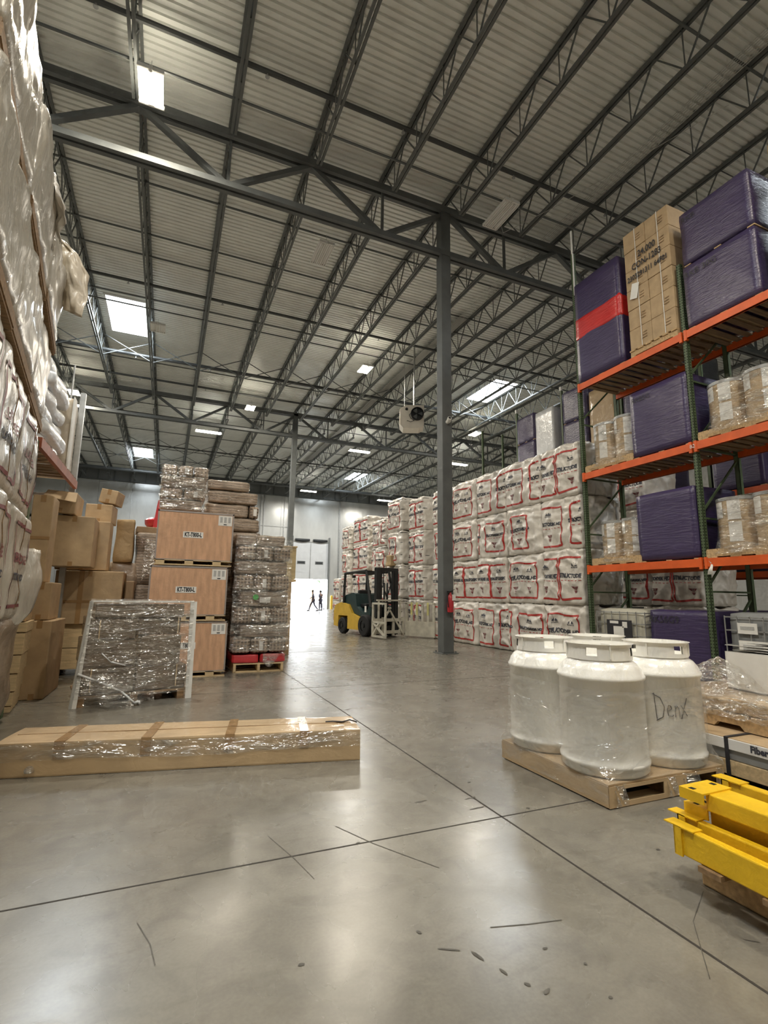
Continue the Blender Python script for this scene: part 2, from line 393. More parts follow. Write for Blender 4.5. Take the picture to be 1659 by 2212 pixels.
# surface conduits on the far wall
cd = MB()
for x, a, b in ((7.9, 0, 11), (8.2, 0, 11), (10.6, 0, 11), (10.75, 0, 11), (15.9, 0, 11), (10.2, 2, 11)): cd.box(x - .04, x + .04, YW - .08, YW, a, b)
cd.box(7.9, 10.7, YW - .07, YW, 7.9, 7.97)
structure(cd.build('trim_4', 'galv'))
def dock_door(n, xa, xb, zb):
    g = thing('door_%d' % n, 'x', 'door', (0, 0, 0)); del g['label']; del g['category']; structure(g)
    p = MB(); z = zb; mid = (xa + xb) / 2
    while z < DH:
        z2 = min(z + .66, DH); p.box(xa + .03, mid - .02, YW + .06, YW + .12, z + .012, z2); p.box(mid + .02, xb - .03, YW + .06, YW + .12, z + .012, z2); z = z2
    p.box(xa, xb, YW + .07, YW + .11, zb, DH)
    p.build('door_panel', 'door_panel', g)
    q = MB().box(mid - .03, mid + .03, YW + .03, YW + .06, zb, DH); q.build('centre_seam', 'galv', g)
    for x in ((xa + mid) / 2, (mid + xb) / 2):
        f = MB().box(x - .42, x + .42, YW + .03, YW + .07, zb + 1.47, zb + 1.77, c=.02).build('window_frame', 'wall_grey', g)
        MB().box(x - .34, x + .34, YW + .02, YW + .035, zb + 1.53, zb + 1.71).build('pane', 'dark_window', f)
    for x in (xa - .06, xb + .06): MB().box(x - .07, x + .07, YW - .16, YW, .0 if n == 1 else 3., DH + .5).build('door_track', 'wall_grey', g)
    s = MB()
    for x in ((xa + mid) / 2, (mid + xb) / 2):
        s.grid(lambda u, v, x=x: (x - .75 + 1.5 * u, YW - .12 - .05 * math.sin(v * PI), DH + .05 + .22 * v - .10 * math.sin(u * PI) * (1 - v)), 10, 4)
    s.build('spring_cover', 'fork_black', g, True)
    return g
dock_door(1, DX0, DX1, 2.9); dock_door(2, E0, E1, .0)

# outside the open door
structure(MB().box(0, 40, YW + .25, 95, -.3, -.02).build('ground', 'asphalt'))

# columns
def column(x, y, label):
    t = thing('steel_column', label, 'column', (x, y, 0))
    MB().box(-.14, .14, -.14, .14, .02, 11.75, c=.012).build('shaft', 'steel_grey', t)
    b = MB().box(-.22, .22, -.22, .22, 0, .02)
    for sx in (-.17, .17):
        for sy in (-.17, .17): b.rod((sx, sy, .02), (sx, sy, .06), .018)
    b.build('base_plate', 'steel_grey', t)
    MB().box(-.2, .2, -.16, .16, 11.75, 11.8).build('cap_plate', 'steel_grey', t)
    return t
CX, G1, G2, G3 = 6.2, 10.65, 27.9, 45.15
c1 = column(CX, G1 + .03, 'near square grey steel column with a fire extinguisher on its side')
column(CX, G2, 'far grey steel column rising behind the stacked wrapped bundles')

# girders
def girder(y, xa, xb, flip, label, joints):
    t = thing('roof_girder', label, 'girder', (0, y, 0), 0, 'truss girders across the warehouse')
    tb = MB()
    for s in (-1, 1): tb.box(xa, xb, s * .09 - .05, s * .09 + .05, 11.62, 11.80)
    tb.build('top_chord', 'steel_grey', t)
    bb = MB()
    for s in (-1, 1): bb.box(xa + .3 * (xa < CX - 1 and 0), xb, s * .08 - .05, s * .08 + .05, 10.33, 10.47)
    bb.build('bottom_chord', 'steel_grey', t)
    top = None
    for k, x in enumerate(joints):
        if top is not None:
            a, b = (top, x) if True else 0
        top = x
    for (xt, xbm) in flip: MB().bar((xt, 0, 11.68), (xbm, 0, 10.42), .13, .11).build('web_diagonal', 'steel_grey', t)
    for x in joints: MB().bar((x, 0, 10.42), (x, 0, 11.7), .06, .06).build('web_post', 'steel_grey', t)
    return t
def diag(x_col, x_end, d):
    s = 1.9 * d; out = []; posts = []; x = x_col
    while (x + 2 * s - x_end) * d <= .2:
        out += [(x, x + s), (x + 2 * s, x + s)]; posts.append(x + s); x += 2 * s
    return out, posts
JS = .58
for y, nm in ((G1, 'nearest'), (G2, 'second')):
    o_, p_ = diag(CX + .08, -9.5, -1); girder(y, -9.5, CX, o_, 'long grey steel truss girder left of the column in the %s girder line' % nm, p_)
    o_, p_ = diag(CX + .08, 25.5, 1); girder(y, CX, 25.5, o_, 'long grey steel truss girder right of the column in the %s girder line' % nm, p_)
# joists
def joist_parts(L):
    tc = MB(); bc = MB(); wb = MB()
    for s in (-1, 1):
        tc.box(s * .045 - .028, s * .045 + .028, 0, L, ZD - .08, ZD - .02)
        bc.box(s * .040 - .026, s * .040 + .026, .75, L - .75, 11.07, 11.125)
    nn = max(2, int(round((L - .3) / 1.22))); st = (L - .3) / nn
    for k in range(nn):
        a = .15 + k * st
        top0, bot, top1 = (0, a, ZD - .05), (0, a + st / 2, 11.10), (0, a + st, ZD - .05)
        wb.rod(top0, bot, .019, 4, caps=False); wb.rod(bot, top1, .019, 4, caps=False)
        wb.rod(bot, (0, a + st / 2, ZD - .05), .013, 4, caps=False)
    return tc.mesh('top_chord', 'joist_grey'), bc.mesh('bottom_chord', 'joist_grey'), wb.mesh('web', 'joist_grey')
xs = [JS + 1.9 * k for k in range(-5, 13)]
for ya, yb, nm in ((-6.5, G1, 'nearest roof bay'), (G1, G2, 'middle roof bay'), (G2, G3, 'far roof bay'), (G3, YW, 'last short roof bay')):
    ms = joist_parts(yb - ya)
    for i, x in enumerate(xs):
        k = i - 8
        wh = 'in line with the columns' if k == 0 else '%s %s of the columns' % (NUM[abs(k) - 1], 'left' if k < 0 else 'right')
        if (nm.startswith('nearest') and k < -5) or (nm.startswith('last') and k in (-8, 9)): continue
        t = thing('roof_joist', 'steel roof joist in the %s, %s' % (nm, wh), 'joist', (x, ya, 0), 0, 'open-web joists under the roof deck')
        for nme, me in zip(('top_chord', 'bottom_chord', 'web'), ms): link(nme, me, t)
# bridging bars, sprinkler pipes
ys_b = [1.2, 5.0, 13.2, 15.3, 16.4, 19.0, 24.6, 26.6, 30.4, 33.0, 35.6, 40.0, 43.2, 46.6]
for i, y in enumerate(ys_b):
    b = MB().box(X0 + .5, X1 - .5, y - .02, y + .02, ZD - .13, ZD - .09)
    tag(b.build('bridging_bar', 'joist_grey'), 'thin grey bridging bar across the joists, %s from the camera' % NUM[i], 'brace', 'bridging bars under the deck')
for i, (y, r, z) in enumerate(((8.85, .055, 11.75), (17.6, .05, 11.7), (22.9, .075, 11.45), (26.0, .05, 11.7), (31.5, .05, 11.7), (38.2, .05, 11.7))):
    t = thing('sprinkler_pipe', 'grey sprinkler pipe running across under the roof, %s from the camera' % NUM[i], 'pipe', (0, y, z), 0, 'sprinkler pipes under the roof')
    MB().rod((X0 + .5, 0, 0), (X1 - .5, 0, 0), r, 8).build('pipe', 'pipe_grey', t, True)
    for x in [JS + .5 + 3.04 * k for k in range(-3, 9)]:
        MB().rod((x, 0, -r), (x, 0, -r - .07), .018, 6).rod((x, 0, -r - .07), (x, 0, -r - .08), .045, 8).build('sprinkler_head', 'galv', t)
        
for i, y in enumerate((9.15, 18.2)):
    tag(MB().box(X0 + .5, X1 - .5, y - .018, y + .018, 11.14, 11.18).build('bridging_bar', 'joist_grey'), 'thin bridging bar at the bottom chords in the %s roof bay' % ('nearest' if i == 0 else 'middle'), 'brace', 'bridging bars under the deck')
# cross bridging between joists
for j, (y, wd) in enumerate(((22.6, 'middle roof bay'), (37.6, 'far roof bay'), (41.5, 'far roof bay near the wall'))):
    for i, (xa, xb) in enumerate(zip(xs, xs[1:])):
        if i in (0, 1, 16): continue
        t = MB().bar((xa + .05, y, ZD - .1), (xb - .05, y, 11.12), .03, .03).bar((xa + .05, y + .06, 11.12), (xb - .05, y + .06, ZD - .1), .03, .03)
        k = i - 7
        tag(t.build('cross_brace', 'joist_grey'), 'crossed braces in the %s, %s gap %s' % (wd, NUM[abs(k)], 'left of the columns' if k < 1 else 'right of the columns'), 'brace', 'cross bridging between the joists')
# big main along the far end
tag(MB().rod((-9, G3, 11.25), (25, G3, 11.25), .14, 10).build('sprinkler_main', 'pipe_grey', None, True), 'thick dark pipe running across in front of the far wall', 'pipe')
# cable run parallel to the joists
t = thing('cable_run', 'bundle of thin white cables strung along the roof from front to back', 'cable', (9.65, 0, 11.86), 0)
for k in range(7):
    x = -.17 + .056 * k
    MB().path([(x, -6 + 4.2 * i, .012 * math.sin(i * 2.1 + k)) for i in range(14)], .0065, 4).build('cable', 'cable_white', t)
mat('tray', (.36, .36, .34), .5, 0, .06)
MB().box(-.17, .17, 15.2, 48.5, .012, .020).build('tray', 'tray', t)
t = thing('wire_run', 'thin white wire crossing the roof to the right of the near column', 'cable', (0, 0, 0))
MB().path([(6.9, 9.2, 10.9), (7.6, 9.9, 11.0), (8.3, 8.6, 11.05), (9.6, 5.2, 11.1)], .006, 4).build('wire', 'cable_white', t)

def area(name, parent, x, y, z, sx, sy, power, col):
    l = bpy.data.lights.new(name, 'AREA'); l.shape = 'RECTANGLE'; l.size = sx; l.size_y = sy; l.energy = power; l.color = col
    o = bpy.data.objects.new(name, l); C.objects.link(o); o.parent = parent; o.location = (x, y, z); return o
P_SKY, P_LAMP = 230., 240.
WARM, NEUT, DAY = (1., .90, .74), (1., .94, .84), (.86, .94, 1.)
# skylights
for i, (x, y, wh) in enumerate(((-2.2, 20.85, 'left of the aisle in the middle roof bay'), (14.95, 20.85, 'right of the columns in the middle roof bay'), (-2.4, 42., 'at far left near the far wall'), (15.1, 42., 'at far right near the far wall'),
                                (-2.2, .5, 'above and behind the camera on the left'), (14.95, .5, 'above and behind the camera on the right'))):
    t = thing('skylight', 'bright rectangular skylight %s' % wh, 'skylight', (x, y, 0), 0, 'skylights in the roof')
    f = MB(); a, b = .70, 1.40
    for s in (-1, 1):
        f.box(s * a - .04, s * a + .04, -b, b, ZD - .06, ZD + .04); f.box(-a, a, s * b - .04, s * b + .04, ZD - .06, ZD + .04)
    f.build('curb_frame', 'white_paint', t)
    MB().box(-a + .03, a - .03, -b + .03, b - .03, ZD - .035, ZD - .02).build('pane', 'skylight_pane', t)
    area('skylight_daylight', t, 0, 0, ZD - .04, 2 * a - .08, 2 * b - .08, P_SKY, DAY)

# high bay lights
def light(x, y, z, rz, lit, label, ln=.75, wd=.46, far=False, hang=11.05):
    t = thing('ceiling_light', label, 'light', (x, y, z), rz, 'high bay lights')
    hb = MB().box(-wd / 2 * .35, wd / 2 * .35, -ln / 2, ln / 2, .0, .07, c=.008)
    hb.box(-wd / 2, wd / 2, -ln / 2 - .02, -ln / 2 + .02, -.02, .05).box(-wd / 2, wd / 2, ln / 2 - .02, ln / 2 + .02, -.02, .05)
    hb.build('housing', 'white_paint', t)
    if lit:
        for s in (-1, 1):
            r = MB(); r.box(s * wd * .30 - wd * .17, s * wd * .30 + wd * .17, -ln / 2 + .02, ln / 2 - .02, -.03, .015)
            r.build('lamp_panel', 'tube_lit_far' if far else 'tube_lit', t)
            if not far: area('lamp_light', t, s * wd * .30, 0, -.034, wd * .33, ln - .06, P_LAMP / 2, WARM)
        if far: area('lamp_light', t, 0, 0, -.034, wd * .9, ln - .06, P_LAMP, NEUT)
    else:
        for k in range(4):
            xx = -wd / 2 + wd * (k + .5) / 4
            MB().rod((xx, -ln / 2 + .03, -.02), (xx, ln / 2 - .03, -.02), .013, 8).build('lamp_tube', 'tube_off', t, True)
        r = MB()
        for k in range(5):
            xx = -wd / 2 + wd * k / 4; r.box(xx - .006, xx + .006, -ln / 2 + .02, ln / 2 - .02, -.03, .03)
        r.box(-wd / 2, wd / 2, -ln / 2, ln / 2, .02, .03); r.build('reflector', 'tube_off', t)
    MB().rod((0, -ln / 2 - .02, -.05), (0, -ln / 2 - .02, .05), .035, 8).build('motion_sensor', 'white_paint', t)
    for s in (-1, 1): MB().rod((0, s * ln * .4, .06), (0, s * ln * .4, hang - z + .02), .006, 4).build('hanging_wire', 'galv', t)
    return t
light(-1.0, 9.25, 10.8, 0, True, 'glowing twin panel ceiling light at upper left, closest to the camera')
light(3.3, 12.4, 10.75, 0, False, 'unlit white fluorescent fixture hanging left of the near column', .95, .42)
light(7.0, 9.2, 10.8, 0, False, 'unlit white fluorescent fixture hanging right of the near column top', .95, .42)
light(7.05, 18.75, 10.8, 0, True, 'glowing ceiling light in the middle bay left of the near column')
light(3.28, 25.4, 10.8, 0, True, 'glowing ceiling light in the middle bay further left above the bundles')
light(-1.0, 18.9, 10.85, 0, False, 'unlit white fixture beside the left skylight', .6, .5)
for x, y, l in ((1.6, 30.35, 'left of the far column'), (11.05, 30.2, 'right of the far column'), (18.6, 30.15, 'just right of the near column')):
    light(x, y, 10.75, PI / 2, True, 'long glowing strip light in the far bay %s' % l, 1.45, .34, True)
for x, y, l in ((11.1, 43.4, 'above the dock door'), (19.0, 44.4, 'right of the dock door')):
    light(x, y, 10.55, PI / 2, True, 'long glowing strip light near the far wall %s' % l, 1.45, .34, True)
for x, y, l in ((-1., -.5, 'behind the camera on the left'), (5.0, -.8, 'behind the camera in the middle'), (11.5, -3.5, 'behind the camera on the right'),
                (-4.8, 27.0, 'over the left racks in the middle bay'), (16.0, 24., 'over the second aisle further back'), (-5.5, 14., 'over the aisle left of the left rack')):
    light(x, y, 10.8, 0, True, 'added ceiling light %s' % l)  # extra fixtures added to light the whole room
# unit heater, camera on the column, extinguisher
t = thing('unit_heater', 'cream unit heater with a black fan hanging left of the near column', 'heater', (8.95, 18.15, 8.18), -.42)
hb = MB().prism([(-.50, .16), (-.50, .82), (-.22, .98), (.50, .98), (.50, .10), (.30, 0), (-.36, 0)], -.36, .36); hb.build('cabinet', 'heater', t)
MB().lathe([(.27, 0), (.27, .14), (.25, .14), (.25, .02), (0, .02)], 24, Matrix.Translation((.22, -.36, .58)) @ Matrix.Rotation(PI / 2, 4, 'X')).build('fan_shroud', 'fork_black', t, True)
fb = MB()
for k in range(3):
    a = 2 * PI * k / 3; fb.grid(lambda u, v, a=a: (.22 + (.03 + .19 * u) * math.cos(a + (v - .5) * .9), -.44 + .04 * (v - .5), .58 + (.03 + .19 * u) * math.sin(a + (v - .5) * .9)), 3, 4)
fb.build('fan_blade', 'steel_grey', t)
MB().rod((-.22, -.37, .80), (-.22, -.39, .80), .06, 12).build('flue_knob', 'fork_black', t)
MB().path([(-.2, -.38, .3), (-.05, -.40, .24), (.1, -.39, .3), (-.05, -.39, .4), (-.12, -.38, .55), (.02, -.39, .68)], .012, 5).build('cable', 'fork_black', t)
MB().rod((.1, -.1, .96), (.1, -.1, 3.85), .035, 8).rod((-.3, .1, .96), (-.3, .1, 3.85), .008, 6).build('hanger_pipe', 'galv', t)
t = thing('security_camera', 'small white security camera on the near column', 'camera', (CX - .0, G1 - .11, 5.66))
MB().rod((0, 0, 0), (0, -.07, 0), .05, 10).build('mount', 'white_paint', t)
MB().rod((0, -.06, 0), (-.02, -.16, .06), .055, 12).build('body', 'white_paint', t)
MB().rod((-.02, -.16, .06), (-.021, -.166, .063), .035, 12).build('lens', 'fork_black', t)
t = thing('fire_extinguisher', 'red fire extinguisher hung on the near column with a white tag', 'fire extinguisher', (CX - .14 - .09, G1 - .05, .98))
t.location = (CX + .0, G1 - .11 - .09, .95)
MB().lathe([(0, 0), (.075, .01), (.078, .04), (.078, .33), (.05, .40), (.025, .43), (.02, .47), (0, .47)], 16).build('cylinder', 'ext_red', t, True)
MB().box(-.05, .05, -.02, .02, .47, .50).bar((0, 0, .49), (.10, -.02, .54), .02, .012).build('valve_handle', 'fork_black', t)
MB().path([(-.02, -.02, .48), (-.09, -.03, .46), (-.10, -.04, .3), (-.085, -.05, .12)], .012, 6).build('hose', 'fork_black', t)
MB().box(.0, .09, -.085, -.08, .28, .42).build('inspection_tag', 'paper', t)
MB().box(-.04, .04, .07, .09, .1, .5).build('bracket', 'fork_black', t)

# ---------------------------------------------------------------- pallets
def pallet_mesh(L=1.2, W=1.0, h=.14, m='wood', boards=7):
    b = MB(); bw = W / boards
    for k in range(boards): b.box(-L / 2, L / 2, -W / 2 + bw * k + .012, -W / 2 + bw * (k + 1) - .012, h - .02, h)
    for s in (-1, 0, 1): b.box(s * (L / 2 - .02) - .02, s * (L / 2 - .02) + .02, -W / 2, W / 2, .02, h - .02)
    for k in (0, 2, 4, 6):
        if k < boards: b.box(-L / 2, L / 2, -W / 2 + bw * k + .012, -W / 2 + bw * (k + 1) - .012, 0, .02)
    return b
def pallet_parts(t, L, W, h=.14, m='wood', boards=7, z=0.):
    """deck, three stringers, bottom boards under t; boards run along x, stringers along y"""
    bw = W / boards; d = MB(); q = MB()
    for k in range(boards): d.box(-L / 2, L / 2, -W / 2 + bw * k + .010, -W / 2 + bw * (k + 1) - .010, z + h - .02, z + h)
    for k in range(0, boards, 2): q.box(-L / 2, L / 2, -W / 2 + bw * k + .010, -W / 2 + bw * (k + 1) - .010, z, z + .02)
    d.build('deck', m, t); q.build('bottom_boards', m, t)
    for s in (-1, 0, 1): MB().box(s * (L / 2 - .022) - .021, s * (L / 2 - .022) + .021, -W / 2, W / 2, z + .02, z + h - .02).build('stringer', m, t)

# ---------------------------------------------------------------- bagged pallets
def bag_shape(w, d, h, seed, amp=1.75, n=34, r=.05):
    """front face looks along -x; width along y. Returns mesh builder and the front-face surface function"""
    so = seed * 7.31
    def surf(p):
        q = Vector((p[0] * d / 2, p[1] * w / 2, p[2] * h / 2))
        c = Vector((max(-d / 2 + r, min(d / 2 - r, q.x)), max(-w / 2 + r, min(w / 2 - r, q.y)), max(-h / 2 + r, min(h / 2 - r, q.z))))
        nn = q - c
        if nn.length < 1e-6: return q
        nn.normalize(); q = c + nn * r
        up = (p[2] + 1) / 2; a = p[1] if abs(p[0]) > .98 else p[0]
        # hanging swags near the top, vertical drape lower down, a bulge in the middle
        sw = math.sin(30 * (q.z + .20 * a * a * (1 + .5 * math.sin(so))) + so) * max(0, up - .55) * 2.2 * (1 - .5 * abs(a))
        vf = noise.noise((q.y * 5 + so, q.x * 5, q.z * 1.1)) * .9 + noise.noise((q.y * 3.2 + q.z * 3 + so, q.x * 4, q.z * 2.0 - q.y * 2)) * .8
        ds = abs(noise.noise((q.y * 2.5 + q.z * 2.2 + so, q.x * 3, q.z * 2.5 - q.y * 2.0 + 4))) * -1.3
        rg = (1 - min(1, abs(noise.noise((q.y * 2.6 + q.z * 2.4 + so, q.x * 3, q.z * 1.9 - q.y * 2.3))) * 2.2)) ** 2 + .7 * (1 - min(1, abs(noise.noise((q.y * 3.6 - q.z * 1.6, q.x * 3 + so, q.z * 2.6 + so))) * 2.4)) ** 2
        bl = .9 * (1 - a * a) * (1 - abs(p[2]) ** 3)
        dd = amp * (.013 * sw + .012 * vf + .010 * ds + .022 * rg + .024 * bl)
        if p[2] > .98 or p[2] < -.98: dd *= .4
        # bags lean a little on each other
        q = q + nn * dd
        q.y += .012 * amp * math.sin(so + up * 2.2); q.z += .02 * amp * noise.noise((q.y * 2 + so, q.x * 2, 1.7)) * (1 if p[2] > 0 else 0)
        if up > .7: q.z -= (up - .7) * 3.3 * (.05 * (1 - a * a) * (.5 + .5 * math.sin(so * 2)) + .035 * noise.noise((q.y * 2.5 + so, q.x * 2.5, 9)))
        q.z += h / 2
        return q
    bm = bmesh.new(); bmesh.ops.create_cube(bm, size=2)
    bmesh.ops.subdivide_edges(bm, edges=bm.edges[:], cuts=n, use_grid_fill=True)
    for v in bm.verts: v.co = surf(v.co.copy())
    mb = MB(); mb.bm(bm)
    def front(y, z, off=.008):
        y, z = y + .03 * noise.noise((y * 2.2, z * 2.2, so)) + .005 * noise.noise((y * 8, z * 8, so)), z + .03 * noise.noise((y * 2.2 + 7, z * 2.2, so)) + .005 * noise.noise((y * 8 + 5, z * 8, so))
        y = max(-w / 2 + .012, min(w / 2 - .012, y)); z = max(.02, min(h - .02, z))
        q = surf((-1., y / (w / 2), (z - h / 2) / (h / 2))); return (q.x - off, q.y, q.z)
    return mb, front
def strip_on(mb, front, y0, z0, y1, z1, wd, step=.035):
    L = math.hypot(y1 - y0, z1 - z0); n = max(1, int(L / step)); ny, nz = -(z1 - z0) / L * wd / 2, (y1 - y0) / L * wd / 2
    vs = []
    for i in range(n + 1):
        t = i / n; y = y0 + (y1 - y0) * t; z = z0 + (z1 - z0) * t
        vs += [front(y + ny, z + nz), front(y - ny, z - nz)]
    mb.add(vs, [(2 * i, 2 * i + 1, 2 * i + 3, 2 * i + 2) for i in range(n)])
def txt_on(mb, front, body, size, cy, cz, bold=0., sx=1.):
    vs, fs = text2d(body, size, bold, .04)
    mb.add([front(cy - x * sx, cz + y) for x, y in vs], fs)
def poly_on(mb, front, pts):
    mb.add([front(y, z) for y, z in pts], [tuple(range(len(pts)))])
def print_label(fr, nv, rd, mr, front, cy, cz, wd, hh, cells=1, frame=True):
    """red frame with a navy mountain mark, the product words and a maroon winged badge"""
    if frame:
        for (a, b, c, e) in ((-1, 1, 1, 1), (-1, -1, 1, -1), (-1, -1, -1, 1), (1, -1, 1, 1)):
            strip_on(fr, front, cy + a * wd / 2, cz + b * hh / 2, cy + c * wd / 2, cz + e * hh / 2, .042)
    for k in range(cells):
        oy = cy + (k - (cells - 1) / 2) * wd * .52 * -1
        z1 = cz + hh * .31
        for dx, s in ((-.055, .8), (0, 1.1), (.06, .75)): poly_on(nv, front, [(oy + dx - .055 * s, z1 - .02), (oy + dx + .055 * s, z1 - .02), (oy + dx + .012 * s, z1 + .055 * s)])
        txt_on(nv, front, 'BLUE RIDGE', .042, oy, z1 - .05, .001)
        z2 = cz - hh * .27; q = .10
        poly_on(mr, front, [(oy - q, z2 + .06), (oy - .03, z2 + .06), (oy - .03, z2 - .01)]); poly_on(mr, front, [(oy + q, z2 + .06), (oy + .03, z2 + .06), (oy + .03, z2 - .01)])
        poly_on(mr, front, [(oy - .045, z2 - .03), (oy + .045, z2 - .03), (oy, z2 - .10)])
        for j in range(3): poly_on(mr, front, [(oy - .028, z2 + .055 - .027 * j), (oy + .028, z2 + .055 - .027 * j), (oy + .028, z2 + .04 - .027 * j), (oy - .028, z2 + .04 - .027 * j)])
    txt_on(nv, front, 'STRUCTODEK HD', .108 * wd / .9 * (1.25 if cells == 1 and wd < .7 else 1), cy, cz + hh * .06, .006, 1.0)
    for j in range(int(wd * 9)):
        y = cy - wd * .40 + wd * .80 * j / max(1, int(wd * 9) - 1); strip_on(rd, front, y - .03, cz - hh * .05, y + .03, cz - hh * .05, .012)
def bag_variant(i, w=1.3, d=1.15, h=1.18):
    mb, fr = bag_shape(w, d, h, i + 1)
    red, nv, rd, mr = MB(), MB(), MB(), MB()
    P = lambda cy, wd, hh, cells=1, cz=h * .47: print_label(red, nv, rd, mr, fr, cy, cz, wd, hh, cells)
    if i == 0: P(.03, 1.04, .84, 2)
    elif i == 1: P(-.47, .92, .88); P(.53, .94, .88)
    elif i == 2: P(.36, .84, .90); P(-.70, .66, .88)
    elif i == 3: P(.10, .62, .82)
    elif i == 4: P(.40, .76, .86); P(-.42, .80, .86)
    elif i == 5: P(-.20, .80, .78); P(.80, .60, .84)
    me = [mb.mesh('bag', 'bag_white', 'all'), red.mesh('printed_frame', 'ink_red'), nv.mesh('printed_words', 'ink_navy'), rd.mesh('printed_line', 'ink_red'), mr.mesh('printed_badge', 'ink_maroon')]
    return me
BAGS = [bag_variant(i) for i in range(6)]
BAGN = ['white_wrap', 'printed_frame', 'printed_words', 'printed_line', 'printed_badge']
def place_bag(v, x, y, z, label, group, rz=0., sc_=(1, 1, 1), strap=False):
    t = thing('bagged_pallet_load', label, 'wrapped pallet', (x, y, z), rz, group)
    for nme, me in zip(BAGN, BAGS[v]):
        o = link(nme, me, t); o.scale = sc_
    if strap:
        for zz in (.25, .62, .92):
            MB().box(-.60 * sc_[0], .60 * sc_[0], -.668 * sc_[1], .668 * sc_[1], zz * sc_[2] * 1.18, zz * sc_[2] * 1.18 + .012).build('strap', 'ink_black', t)
    return t
LAY = ['bottom', 'second', 'third', 'top']
pick = [[0, 4, 0, 0], [2, 4, 5, 2], [5, 0, 3, 2], [0, 1, 2, 1]]   # column from far to near, bottom to top
ycol = [12.74, 11.38, 10.02, 8.73]
cname = ['beside the grey column', 'in the third column from the green rack', 'in the second column from the green rack', 'in the column against the green rack']
for ci in range(4):
    for k in range(4):
        place_bag(pick[ci][k], 8.62 + .02 * math.sin(ci * 3 + k * 2), ycol[ci], .002 + 1.188 * k, 'white printed wrapped load, %s of the four %s' % (LAY[k], cname[ci]), 'white wrapped loads stacked right of the column',
                  .012 * math.sin(ci + 2.3 * k), (1, 1.0 if ci != 3 else .93, 1.0))
# edge-on column left of the grey column
for k in range(4):
    place_bag((k + 1) % 6, 8.60, 14.02, .002 + 1.188 * k, 'white wrapped load just left of the grey column, %s of its stack' % LAY[k], 'white wrapped loads behind the grey column', 0, (1, .92, 1.0))
# stacks further down the aisle: (x front, y near, y far, layers, total height, description)
far = [(8.05, 15.3, 16.5, 4, 4.82, 'first stack beyond the grey column'), (7.90, 16.75, 18.1, 4, 5.02, 'stack behind the forklift mast'),
       (7.90, 18.35, 19.7, 4, 4.42, 'shorter stack above the forklift'), (7.90, 20.2, 22.1, 4, 4.83, 'stack left of the forklift roof'), (7.80, 22.3, 23.4, 4, 4.6, 'narrow stack at the far end')]
for j, (x, ya, yb, nl, ht, ds) in enumerate(far):
    for k in range(nl):
        place_bag((j * 2 + k * 3 + 1) % 6, x + .575, (ya + yb) / 2, .002 + ht / nl * k, 'strapped white load, %s layer of the %s' % (LAY[k], ds), 'strapped white loads along the far aisle',
                  .0, (1, (yb - ya) / 1.34, ht / nl / 1.19), True)
place_bag(3, 8.35, 24.25, .002, 'low shiny wrapped load at the far end of the white stacks, lower one', 'shiny loads at the aisle end', 0, (.9, .7, .9))
place_bag(1, 8.35, 24.25, 1.075, 'shiny wrapped load at the far end of the white stacks, upper one', 'shiny loads at the aisle end', 0, (.9, .7, .9))
# stacks in the second aisle, seen through the rack
for ci, (y, nl) in enumerate(((10.55, 4), (9.25, 4), (7.98, 2))):
    for k in range(nl):
        place_bag((2 * ci + k + 2) % 6, 11.2, y, .002 + 1.188 * k, 'white printed load seen through the rack, %s of the %s column from the left' % (LAY[k], NUM[ci]), 'white loads seen through the rack', 0, (1, .95, 1))

# ---------------------------------------------------------------- pallet rack on the right
XR = 8.0; YP = [7.94, 5.456, 2.97, .48]; LV = [1.98, 3.93, 5.93]
def rack(xf, yp, top, label, dep=1.07, levels=LV, det=True):
    t = thing('pallet_rack', label, 'pallet rack', (0, 0, 0))
    for i, y in enumerate(yp):
        for s in (0, 1):
            x = xf + s * dep
            p = MB()
            x0, x1 = (x, x + .07)
            tp_ = top if (y == yp[0] or not det) else 7.25; p.box(x0, x0 + .006, y - .04, y + .04, .01, tp_).box(x0, x1, y - .04, y - .034, .01, tp_).box(x0, x1, y + .034, y + .04, .01, tp_)
            u = p.build('upright', 'rack_green', t)
            if s == 0 and det:
                h = MB(); z = .12
                while z < tp_:
                    for q in (-.02, .02): h.box(x0 - .002, x0 - .0005, y + q - .007, y + q + .007, z - .012, z + .012)
                    h.box(x0 + .02, x0 + .05, y - .0415, y - .0405, z - .008, z + .008)
                    z += .051
                h.build('slot_holes', 'hole_dark', u)
            MB().box(x - .03, x + .10, y - .07, y + .07, 0, .01).build('foot_plate', 'rack_green', t)
        b = MB(); z = .25; f = 0
        while z < 6.2:
            b.bar((xf + .05, y, z), (xf + dep + .02, y, z), .03, .03)
            b.bar((xf + .05, y, z + .1), (xf + dep + .02, y, z + 1.1), .03, .03); z += 1.2
        b.build('frame_bracing', 'rack_green', t)
    for zz in levels:
        for a, c in zip(yp, yp[1:]):
            for s in (0, 1):
                x = xf + (s * (dep + .03)) - (.0 if s else .012)
                bm_ = MB().box(x - .03, x + .022, c + .04, a - .04, zz - .135, zz).box(x - .012, x + .04, c + .04, a - .04, zz - .135, zz - .035).build('beam', 'rack_orange', t)
                if s == 0:
                    for yy in (a - .045, c + .045): MB().box(x - .035, x + .03, yy - .025, yy + .025, zz - .17, zz + .02).build('end_connector', 'rack_orange', bm_)
            q = MB()
            for k in range(14):
                y = c + .1 + (a - c - .2) * k / 13; q.box(xf + .03, xf + dep, y - .05, y + .05, zz - .035, zz - .018)
            q.build('deck_boards', 'wood_dark', t)
    return t
rk = rack(XR, YP, 9.15, 'tall green and orange pallet rack along the right side of the aisle')
